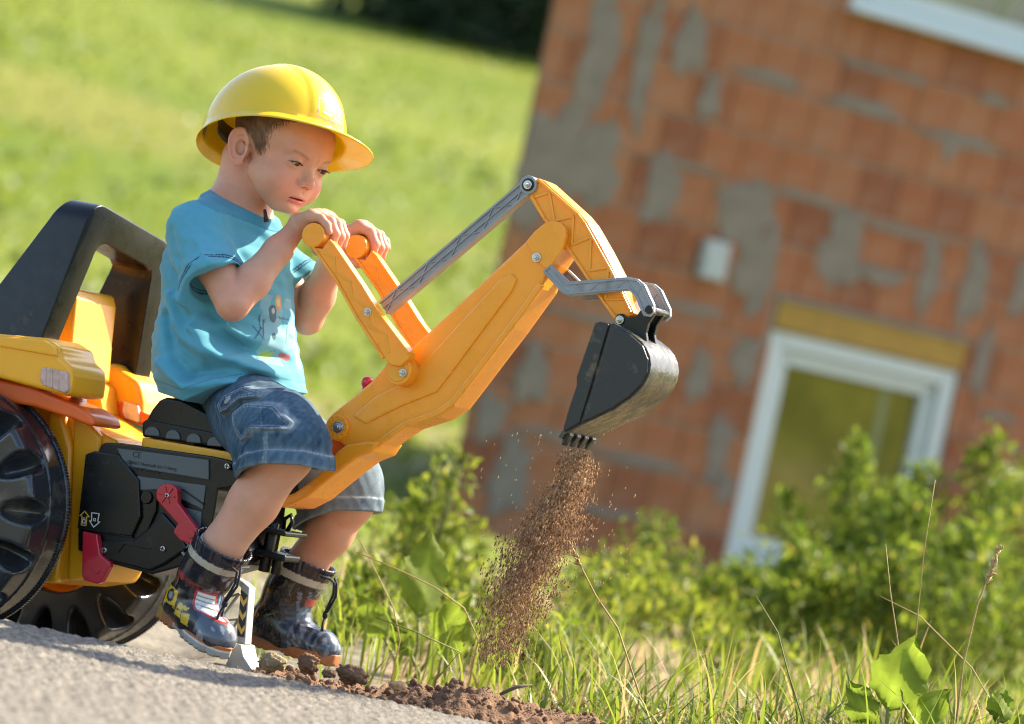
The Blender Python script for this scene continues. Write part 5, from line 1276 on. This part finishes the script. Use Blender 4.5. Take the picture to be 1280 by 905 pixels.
# mortar smeared over the blocks
sm = [(1050, 312, 60, 108), (1160, 345, 30, 100), (1216, 356, 40, 112), (1274, 362, 26, 80), (930, 268, 78, 90), (944, 335, 60, 110), (886, 122, 28, 56), (826, 236, 46, 92), (748, 60, 46, 180), (806, 76, 30, 170), (692, 196, 80, 120), (742, 206, 66, 110), (664, 246, 50, 80), (862, 54, 44, 84),
      (1186, 182, 22, 40), (1226, 452, 24, 96), (896, 562, 30, 90), (872, 470, 30, 70), (790, 476, 30, 76), (636, 596, 50, 100), (664, 470, 44, 70), (960, 96, 96, 15), (1080, 134, 110, 20), (1200, 176, 120, 18), (1105, 90, 130, 10), (1242, 126, 50, 16), (850, 205, 110, 10), (1000, 245, 130, 12), (1130, 290, 150, 12),
      (858, 384, 110, 14), (800, 575, 120, 13), (700, 545, 110, 14), (1100, 345, 70, 22), (930, 450, 40, 60), (1246, 520, 60, 14), (720, 320, 60, 18), (905, 610, 26, 40), (760, 640, 90, 12), (730, 395, 120, 11), (612, 520, 40, 60)]
for k, (px, py, w_, h_) in enumerate(sm):
    c = Wl(px, py); sx, sz = w_ / 240 * .5 * .98, h_ / 243 * .5 * .92; n = 44; P = []; ph = rng.uniform(0, 6.28, 6)
    for i in range(n):
        a = 2 * math.pi * i / n; e = 2.6; rr = (abs(math.cos(a)) ** e + abs(math.sin(a)) ** e) ** (-1 / e) * (1 + .13 * math.sin(3 * a + ph[0]) + .11 * math.sin(5 * a + ph[1]) + .09 * math.sin(9 * a + ph[2]) + rng.uniform(-.10, .10)); P.append((sx * rr * math.cos(a), sz * rr * math.sin(a)))
    m2 = MB(); V = [(x, -.0135 - .0006 * (k % 7), z) for x, z in P] + [(x * 1.06, -.004, z * 1.06) for x, z in P]
    m2.add(V, [tuple(range(n))] + [(i, (i + 1) % n, n + (i + 1) % n, n + i) for i in range(n)]); o_ = m2.build('mortar_smear', M_SMEAR, wall); o_.location = (c[0], 0, c[1])
M_FRM = mat('window_frame', (.50, .56, .54), .45, var=.05); M_FOAM = mat('lintel_board', (.33, .20, .035), .85, var=.15, vs=12)
M_PANE = mat('pane', (.135, .112, .017), .05, var=.65, vs=2.2, spec=.9)  # olive base and blotches paint the meadow's reflection into the glass colour
MB().box((.4, .06, 1.1085), (1.21, .15, .148), .004).build('lintel', M_FOAM, house)
MB().box((.40, -.012, 1.194), (1.24, .03, .014), .003).build('drip_strip', M_MORT, house)
def window(a0, a1, z0, z1, sill):
    w_ = empty('window', ((a0 + a1) / 2, 0, (z0 + z1) / 2)); w_.parent = house; W2, H2 = (a1 - a0) / 2, (z1 - z0) / 2; f = MB()
    for sx in (-1, 1): f.box((sx * (W2 - .0425), .06, 0), (.085, .10, H2 * 2 - .004), .006); f.box((sx * (W2 - .125), .085, 0), (.072, .07, H2 * 2 - .26), .006)
    for sz in (-1, 1): f.box((0, .06, sz * (H2 - .0425)), (W2 * 2 - .176, .10, .083), .006); f.box((0, .085, sz * (H2 - .125)), (W2 * 2 - .18, .07, .072), .006)
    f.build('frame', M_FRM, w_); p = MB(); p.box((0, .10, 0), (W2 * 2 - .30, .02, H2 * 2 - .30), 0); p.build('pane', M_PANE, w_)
    r = MB(); r.box((W2 * .38, .0885, 0), (.05, .002, H2 * 2 - .30), 0); r.build('reflection_strip', mat('pane_reflection', (.17, .19, .07), .3) if 'pane_reflection' not in bpy.data.materials else bpy.data.materials['pane_reflection'], w_)  # pale green reflection in the glass, painted as a thin coloured strip
    if sill: s_ = MB(); s_.box((0, -.02, -H2 - .012), (W2 * 2 + .06, .16, .022), .004); s_.build('sill', M_FRM, w_)
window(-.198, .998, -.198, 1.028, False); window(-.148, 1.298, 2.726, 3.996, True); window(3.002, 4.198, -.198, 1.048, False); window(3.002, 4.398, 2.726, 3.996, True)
jb = MB(); c = Wl(887, 325); jb.box((c[0], -.035, c[1]), (.15, .05, .20), .008); jb.box((c[0], -.062, c[1]), (.13, .008, .18), .003); jb.build('junction_box', mat('box_white', (.36, .40, .38), .5), house)
# ------------------------------------------------------------------ wood on the hill, meadow tufts, shrubs, weeds, grass, soil
def tree(x, y, h, seed, proto=None, label=None):
    z = float(ground_z(x, y)) - .1
    if proto is not None:
        t = copy_tree(proto, None, (x, y, z)); t.rotation_euler = (0, 0, seed * 1.7); t.scale = (1, 1, h / 9.0)
        if label: t['label'] = label
        return t
    rng = np.random.default_rng(seed); t = empty('tree', (x, y, z), label=label, cat='tree', group='dark trees of the wood above the meadow'); m = MB(); m.tube([(0, 0, 0), (.05, 0, 3), (0, .1, 6.5), (.1, 0, 8.6)], [.22, .16, .09, .03], 8)
    for k in range(14):
        a = k * 2.4; z0 = 1.2 + k * .5; m.tube([(0, 0, z0), (math.cos(a) * 1.0, math.sin(a) * 1.0, z0 + .5), (math.cos(a) * 1.9, math.sin(a) * 1.9, z0 + .7)], [.07, .045, .012], 5)
    m.build('trunk', M_BARK, t); n = 5200; a = rng.uniform(0, 6.283, n); zz = rng.uniform(.15, 9.0, n); R = 2.5 * (1 - (zz / 9.4) ** 1.7) * (.75 + .25 * np.sin(a * 3 + zz * 2)); r = R * np.sqrt(rng.uniform(.15, 1, n))
    P = np.stack([np.cos(a) * r, np.sin(a) * r, zz], 1) + rng.normal(0, .12, (n, 3)); ln = rng.uniform(.22, .45, n)
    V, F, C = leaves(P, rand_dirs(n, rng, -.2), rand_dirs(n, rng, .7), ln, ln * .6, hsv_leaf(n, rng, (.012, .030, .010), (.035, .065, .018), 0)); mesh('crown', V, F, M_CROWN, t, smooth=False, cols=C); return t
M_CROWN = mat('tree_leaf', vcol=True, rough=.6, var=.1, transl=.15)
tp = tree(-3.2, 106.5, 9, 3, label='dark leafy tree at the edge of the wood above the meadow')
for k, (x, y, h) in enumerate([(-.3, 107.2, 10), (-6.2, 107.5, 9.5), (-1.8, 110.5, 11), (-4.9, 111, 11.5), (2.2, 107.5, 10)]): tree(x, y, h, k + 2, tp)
# tufts that roughen the meadow
rng = np.random.default_rng(40); n = 15000; y = 9 + 98 * rng.random(n) ** 1.3; x = rng.uniform(-1, 1, n) * (1.2 + .185 * y) - .02 * y
kp = ~((x > -.6 + (y - 16.3) * .05) & (y > 16.2) & (y < 26)); x, y = x[kp], y[kp]; n = len(x)
H = rng.uniform(.06, .22, n) * np.interp(y, [9, 16, 24], [.35, .45, 1]) * (.5 + .5 * sstep(y, 8, 40)) * (1 + .6 * fbm(x, y, .5, 44)); a = rng.uniform(0, 6.283, n); ln = np.stack([np.cos(a), np.sin(a)], 1) * (H * .5)[:, None]; C = hsv_leaf(n, rng, (.10, .15, .012), (.18, .22, .02), .03)
fl = rng.random(n) < .012; C[fl] = (.55, .55, .42)
V, F, Cv = blades(np.stack([x, y, ground_z(x, y) - .02], 1), H, H * rng.uniform(.25, .5, n) + .02, ln, C, rng, 3); mesh('meadow_grass', V, F, M_GRASS, cols=Cv, kind='stuff')
# shrubs before the house
SG = 'leafy shrubs in front of the house'
def at_ground(px, Y): p = at_y(px, 600, Y); return (p[0], Y, float(ground_z(p[0], Y)) - .02)
def top_h(px, py, Y): return float(at_y(px, py, Y)[2])
shr = [('tall bushy shrub with a pointed crown in front of the lower window', 1048, 556, 9.4, .30, 3000, 1), ('dense light green shrub right of the pointed one, at the edge of the photo', 1226, 552, 9.3, .40, 3800, 2), ('low rounded shrub between the two tall shrubs, below the window corner', 1135, 625, 8.9, .34, 2600, 3),
       ('broad low shrub under the left window jamb', 940, 722, 8.8, .32, 2200, 4), ('low yellowish shrub in front of the pointed shrub', 1005, 700, 8.4, .30, 2200, 5), ('dark green shrub at the foot of the right-hand shrub', 1215, 675, 8.5, .36, 2600, 6), ('pale leafy shrub half hidden behind the right-hand shrub', 1300, 560, 9.9, .36, 2400, 7), ('loose tall weed with few leaves left of the window', 836, 612, 8.8, .14, 420, 8)]
for lb, px, py, Y, rad, nl, sd_ in shr:
    c = at_ground(px - (600 - py) * -.0 + 12, Y); shrub('shrub', c, top_h(px, py, Y) - c[2], rad, nl, 50 + sd_, lb, group=SG)
weeds = [('leafy yellow-green weed left of the falling soil, near the house corner', 545, 565, 7.4, .10, 480, 1), ('bushy weed behind the toy digger boom', 512, 600, 7.6, .16, 640, 2), ('low bushy weed just left of the falling soil', 585, 705, 7.0, .14, 640, 3), ('leafy weed behind the falling soil', 655, 745, 7.2, .15, 600, 4), ('sparse weed right of the falling soil', 735, 690, 7.3, .12, 380, 5), ('low leafy weed right of the far boot', 470, 720, 6.6, .12, 480, 6), ('small weed behind the grass under the bucket', 790, 690, 7.6, .13, 420, 7),
         ('ferny weed with drooping leaves beside the far boot lace', 442, 750, 6.0, .07, 200, 8), ('loose leafy weed between the bucket and the window', 800, 660, 8.0, .12, 320, 9), ('dark low weed at the foot of the left shrub', 870, 740, 8.0, .16, 620, 10), ('low bright weed behind the soil heap', 610, 770, 6.2, .12, 420, 11), ('low weed in the grass right of the soil heap', 720, 800, 6.0, .12, 380, 12), ('leafy weed in front of the dark shrub base', 940, 780, 7.0, .15, 520, 13)]
for lb, px, py, Y, rad, nl, sd_ in weeds:
    c = at_ground(px + 20, Y); shrub('weed', c, top_h(px, py, Y) - c[2], rad, nl, 80 + sd_, lb, cols=((.085, .135, .012), (.30, .34, .035)), ls=(.02, .042), group='leafy weeds at the roadside')
# broad-leaved plants
M_BROAD = mat('broad_leaf', vcol=True, rough=.7, spec=.2, var=.12, vs=60, transl=.6, bump=.3, bs=90)
def broad(px, py, Y, lf, label, seed):
    rng = np.random.default_rng(seed); b = at_y(px, py, Y); g = float(ground_z(b[0], Y)); t = empty('broadleaf_plant', (b[0], Y, g - .01), label=label, cat='plant', group='broad-leaved plants in the grass')
    for (dx, dz, ln, wd, tilt, az) in lf:
        n, m_ = 16, 9; V = []; base = np.array([dx * .3, 0, 0]); tip0 = np.array([dx, 0, dz + (b[2] - g)])
        for i in range(n + 1):
            s = i / n; wv = wd * (math.sin(math.pi * min(1, s * 1.02) ** .75) ** .8) * .5 + .001
            for j in range(m_): u = (j / (m_ - 1) - .5) * 2; wv2 = wv * (1 + .10 * math.sin(s * 31 + seed) * abs(u) ** 3); V.append((u * wv2, .005 * math.sin(s * 9 + u * 2 + seed) + .16 * abs(u) * wv + .03 * s * s, s * ln + .006 * math.sin(u * 5 + s * 13)))
        R = Matrix.Rotation(az, 3, 'Z') @ Matrix.Rotation(tilt, 3, 'Y') @ Matrix.Rotation(rng.uniform(-.3, .3), 3, 'X'); V = [np.array(R @ Vector(v)) + tip0 for v in V]
        Fa = [(i * m_ + j, i * m_ + j + 1, (i + 1) * m_ + j + 1, (i + 1) * m_ + j) for i in range(n) for j in range(m_ - 1)]; C = np.tile(np.array((.19, .26, .028)) * rng.uniform(.8, 1.15), (len(V), 1)); C *= (1 + .25 * vnoise(np.array(V) * 1.0, 70, seed) + .15 * vnoise(np.array(V), 210, seed + 1))[:, None]; C[4::m_] *= 1.3
        mesh('leaf', V, Fa, M_BROAD, t, cols=C); st = MB(); st.tube([base, (base + tip0) / 2 + [.01, 0, 0], tip0], [.004, .0035, .0025], 6); st.build('stalk', M_STEM, t)
    return t
broad(1112, 872, 4.98, [(0, -.004, .108, .088, .10, -.45), (.032, -.02, .075, .06, .55, -.7), (-.02, -.03, .06, .05, -.6, .2)], 'large notched yellow-green leaf standing in the grass near the right edge', 1)
broad(1250, 890, 4.98, [(0, 0, .045, .045, .3, .2), (.02, -.02, .05, .035, .8, 0)], 'small yellow-green leaf low in the grass at the right edge', 2)
broad(522, 775, 5.7, [(0, .02, .15, .085, .12, .4), (.03, -.02, .10, .05, .5, -.2), (-.05, -.03, .08, .05, -.6, .4)], 'tall broad leaf standing left of the falling soil', 3)
broad(540, 800, 5.6, [(.02, -.01, .07, .045, .6, .2), (-.03, -.02, .06, .04, -.7, .4)], 'low broad leaves at the foot of the falling soil', 4)
# roadside grass
M_GR = ((.075, .13, .014), (.20, .26, .035))
notool = lambda x, y: ~((x < -.02) & (y < 5.25))
grass_patch('foreground_grass', 1500, (.16, 1.05), (4.78, 5.6), (.04, .125), (.003, .0065), 60, dry=.20, lean=1.3, keep=lambda x, y, r: r.random(len(x)) < .25 + .75 * sstep(x + .25 * (y - 4.8), .12, .5))
grass_patch('foreground_grass', 700, (.14, 1.05), (4.80, 5.5), (.09, .17), (.0035, .0065), 61, dry=.18, lean=.9, base=((.07, .12, .012), (.24, .30, .035)))
grass_patch('foreground_grass', 130, (.12, 1.05), (4.85, 5.4), (.17, .25), (.003, .005), 67, dry=.3, lean=.8)
grass_patch('foreground_grass', 1100, (.14, 1.05), (4.78, 5.5), (.03, .095), (.003, .006), 69, dry=.1, lean=1.5, base=((.045, .085, .012), (.15, .22, .03)))
grass_patch('dry_grass', 420, (.08, 1.05), (4.78, 5.4), (.04, .14), (.0016, .003), 68, dry=1.0, lean=1.9)
grass_patch('roadside_grass', 420, (-.30, .30), (5.28, 6.3), (.06, .20), (.003, .006), 62, dry=.10)
grass_patch('roadside_grass', 420, (.1, 1.3), (5.7, 7.0), (.07, .20), (.004, .007), 63, dry=.15)
grass_patch('rough_grass', 1100, (-.6, 1.6), (6.3, 9.0), (.03, .09), (.004, .009), 64, dry=.10, keep=lambda x, y, r: fbm(x, y, 2.2, 70) > -.35)
grass_patch('rough_grass', 260, (-1.1, -.3), (6.2, 8.0), (.04, .14), (.004, .008), 66, dry=.10)
# single stalks that stand out
def stalk(pts, Y, r, label, seed_head=None, leafy=0, mt=None):
    P = [at_y(x, y, Y) for x, y in pts]; g = ground_z(P[0][0], Y); base = P[0].copy(); base[2] = min(float(g), base[2]) - .01; root = empty('grass_stalk', tuple(base), label=label, cat='grass stalk', group='dry stalks in the roadside grass')
    P = [p - base for p in P]; P = ([np.array([0, 0, 0.])] if np.linalg.norm(P[0]) > .012 else []) + P; m = MB(); k = len(P); m.tube(P, [r * (1 - .55 * i / (k - 1)) for i in range(k)], 6); m.build('stem', mt or M_DRY, root)
    rng = np.random.default_rng(len(label))
    if seed_head:
        h = MB(); a, b = P[-1], P[-1] - (P[-1] - P[-2]) / np.linalg.norm(P[-1] - P[-2]) * seed_head
        for i in range(46):
            s = rng.random(); p = b + (a - b) * s; d = (a - b) / np.linalg.norm(a - b) + rng.normal(0, .35, 3); d /= np.linalg.norm(d); e = p + d * .012; h.tube([p, (p + e) / 2 + rng.normal(0, .001, 3), e], [.0006, .0019, .0003], 5)
        h.build('seed_head', mt or M_DRY, root)
    return root
stalk([(1140, 905), (1146, 780), (1155, 690), (1169, 600)], 5.1, .0016, 'tall thin upright dry stalk near the right edge')
stalk([(1195, 905), (1204, 830), (1222, 755), (1249, 688)], 5.0, .0022, 'dry stalk with a brown seed head at the right edge', .055)
stalk([(1128, 905), (1122, 800), (1113, 740), (1107, 680)], 5.05, .0015, 'short straight dry stalk left of the tall thin one')
stalk([(1255, 905), (1215, 835), (1150, 770), (1100, 745)], 5.15, .0015, 'dry stalk leaning left across the large leaf')
stalk([(800, 870), (772, 785), (745, 745), (722, 700), (697, 655)], 5.0, .0017, 'leaning grass stalk with a pale seed head, right of the falling soil', .075)
stalk([(598, 800), (580, 760), (545, 735), (505, 715), (445, 690)], 5.25, .0016, 'bent brown stalk arching from the soil towards the far boot')
stalk([(500, 800), (492, 760), (470, 715), (448, 672)], 5.3, .0015, 'thin straw stalk beside the far boot')
stalk([(545, 850), (575, 815), (520, 790), (470, 772)], 5.15, .0018, 'long green blade bent over beside the soil heap', mt=M_STEM)
stalk([(1005, 905), (985, 840), (972, 790), (945, 745)], 5.05, .0016, 'green-tipped stalk leaning left in the middle of the grass', mt=M_STEM)
# ------------------------------------------------------------------ dug earth
M_SOIL = mat('soil', (.165, .088, .046), .95, var=.38, vs=60, bump=.8, bs=260, bd=.004)
M_SOILF = mat('soil_falling', (.21, .115, .057), .95, var=.35, vs=90)
M_SOILL = mat('soil_dry', (.46, .27, .135), .95, var=.3, vs=80, bump=.6, bs=300, bd=.003)
def heap_z(X, Y):
    x0, x1 = -.30, .34; ridge = np.interp(X, [-.31, -.26, -.2, -.1, -.02, .06, .14, .22, .32, .38], [-.015, .016, .022, .026, .034, .054, .048, .043, .036, -.01]); cy = 4.86 + .03 * fbm(X, X * 0, 9, 91, 2)
    wd_ = np.where(Y < cy, .13, .22); b = np.clip(1 - ((Y - cy) / wd_) ** 2, 0, 1)
    z = -.03 + (ridge + .03) * b; return z + sstep(b, 0, .3) * (.013 * fbm(X, Y, 38, 92, 3) + .009 * fbm(X, Y, 110, 93, 3) + .004 * fbm(X, Y, 330, 94, 2))
grid('soil_heap', np.arange(-.32, .40, .0042), np.arange(4.70, 5.1, .0046), heap_z, M_SOIL)
def clod_mesh(seed, n=2):
    b = bmesh.new(); bmesh.ops.create_icosphere(b, subdivisions=n, radius=1); r = np.random.default_rng(seed); V = np.array([v.co[:] for v in b.verts], f32)
    d = 1 + .22 * vnoise(V, 2.2, seed) + .16 * vnoise(V, 5, seed + 1) + .10 * vnoise(V, 11, seed + 2); V = V * d[:, None] * r.uniform(.75, 1.15, 3); F = [[v.index for v in f.verts] for f in b.faces]; b.free(); return V, np.array(F)
def many(name, P, S, m, seed, stretch=None, sub=1, kind='stuff', **kw):
    rng = np.random.default_rng(seed); prot = [clod_mesh(seed + k, sub) for k in range(6)]; Vs, Fs, o = [], [], 0
    for k in range(6):
        idx = np.nonzero(np.arange(len(P)) % 6 == k)[0]; v, f = prot[k]
        if len(idx) == 0: continue
        q = rng.normal(size=(len(idx), 4)); q /= np.linalg.norm(q, axis=1)[:, None]; w_, x, y, z = q.T
        R = np.stack([1 - 2 * (y * y + z * z), 2 * (x * y - z * w_), 2 * (x * z + y * w_), 2 * (x * y + z * w_), 1 - 2 * (x * x + z * z), 2 * (y * z - x * w_), 2 * (x * z - y * w_), 2 * (y * z + x * w_), 1 - 2 * (x * x + y * y)], 1).reshape(-1, 3, 3)
        VV = np.einsum('nij,vj->nvi', R, v) * S[idx][:, None, None]
        if stretch is not None: ax = stretch / np.linalg.norm(stretch); VV = VV + (VV @ ax)[..., None] * ax * rng.uniform(.6, 3.4, len(idx))[:, None, None]
        VV = VV + P[idx][:, None]; Vs.append(VV.reshape(-1, 3)); Fs.append((f[None] + (o + np.arange(len(idx)) * len(v))[:, None, None]).reshape(-1, 3)); o += len(idx) * len(v)
    return mesh(name, np.concatenate(Vs), np.concatenate(Fs), m, smooth=False, kind=kind, **kw)
rng = np.random.default_rng(77)
x = rng.uniform(-.29, .40, 2200); y = 4.66 + .36 * rng.random(2200); many('soil_crumbs', np.stack([x, y, np.maximum(heap_z(x, y), np.where(y < EDGE, .031, -.05)) + .001], 1), .0009 + .0065 * rng.random(2200) ** 5, M_SOIL, 5, sub=2)
CG = 'clods of earth at the edge of the road'
for (px, py, Y, r, lb, m_) in [(341, 828, 4.80, .0175, 'pale dry clod of earth beside the stabiliser foot', mat('soil_pale', (.30, .215, .12), .95, var=.35, vs=90, bump=.9, bs=260, bd=.004)), (386, 829, 4.79, .0165, 'dark round clod of earth against the toe of the far boot', M_SOIL), (440, 843, 4.78, .0190, 'dark lumpy clod right of the far boot', M_SOIL), (412, 842, 4.76, .0095, 'small clod between the two dark clods', M_SOIL), (372, 846, 4.75, .0085, 'small crumbly clod in front of the far boot', M_SOIL), (498, 858, 4.76, .0120, 'brown clod at the left end of the soil heap', M_SOILL)]:
    v, f = clod_mesh(int(px), 4); c = at_y(px, py, Y); v = v * (1 + .20 * vnoise(v, 7, 3) + .14 * vnoise(v, 17, 4) + .08 * vnoise(v, 34, 6))[:, None]; o_ = mesh('earth_clod', v * r * .88 * np.array([1.15, 1, .85]), f, m_, label=lb, cat='clod', group=CG); o_.location = tuple(c)
tw = MB(); a, b = at_y(625, 868, 4.83), at_y(665, 856, 4.85); tw.tube([a, (a + b) / 2 + [0, 0, .004], b], [.0022, .003, .0012], 7); tag(tw.build('twig', M_BARK), 'short dark twig lying on the soil heap', 'twig')
# earth pouring from the bucket: every grain real, at rest in the air
cen = [(724, 566, 16), (718, 590, 22), (708, 620, 30), (694, 650, 37), (676, 680, 44), (660, 710, 48), (650, 740, 46), (640, 770, 42), (630, 800, 42), (622, 840, 48)]
tt = np.array([c[1] for c in cen], float); n = 52000
py = 562 + 275 * rng.beta(1.5, 1.75, n); cx_ = np.interp(py, tt, [c[0] for c in cen]); wd_ = np.interp(py, tt, [c[2] for c in cen])
px = cx_ + wd_ * np.clip(rng.normal(0, .44, n), -1.5, 1.4); 
px = px + 5 * np.sin(py * .09 + px * .05) + rng.normal(0, 2, n); dep = rng.normal(0, .035, n)
bl = L(722, 570, 0); Yb = float((O + bl[0] * A_S)[1])
keep = rng.random(n) < np.interp(py, [562, 600, 700, 760, 840], [1, .9, .75, .50, .42]); px, py, dep = px[keep], py[keep], dep[keep]; P = np.array([at_y(a, b, Yb + d_) for a, b, d_ in zip(px, py, dep)])
S = .00020 + .0012 * rng.random(len(P)) ** 8 + .00034 * rng.random(len(P)) ** 1.5; clump = rng.random(len(P)) < .006; S[clump] *= 2.2
fd = at_y(650, 740, Yb) - at_y(722, 566, Yb)
h_ = len(P) // 2
many('falling_soil', P[:h_], S[:h_], M_SOILF, 15, stretch=fd); many('falling_soil', P[h_:], S[h_:], M_SOILL, 16, stretch=fd)
i = rng.choice(len(P), 170, replace=False); many('soil_lumps', P[i] + rng.normal(0, .004, (170, 3)), rng.uniform(.0010, .0030, 170), M_SOIL, 18, sub=2)
n = 160; px = rng.uniform(600, 800, n); py = rng.uniform(535, 760, n); P = np.array([at_y(a, b, Yb + d_) for a, b, d_ in zip(px, py, rng.normal(0, .08, n))]); many('soil_specks', P, rng.uniform(.0004, .0012, n), M_SOILL, 17, stretch=fd)
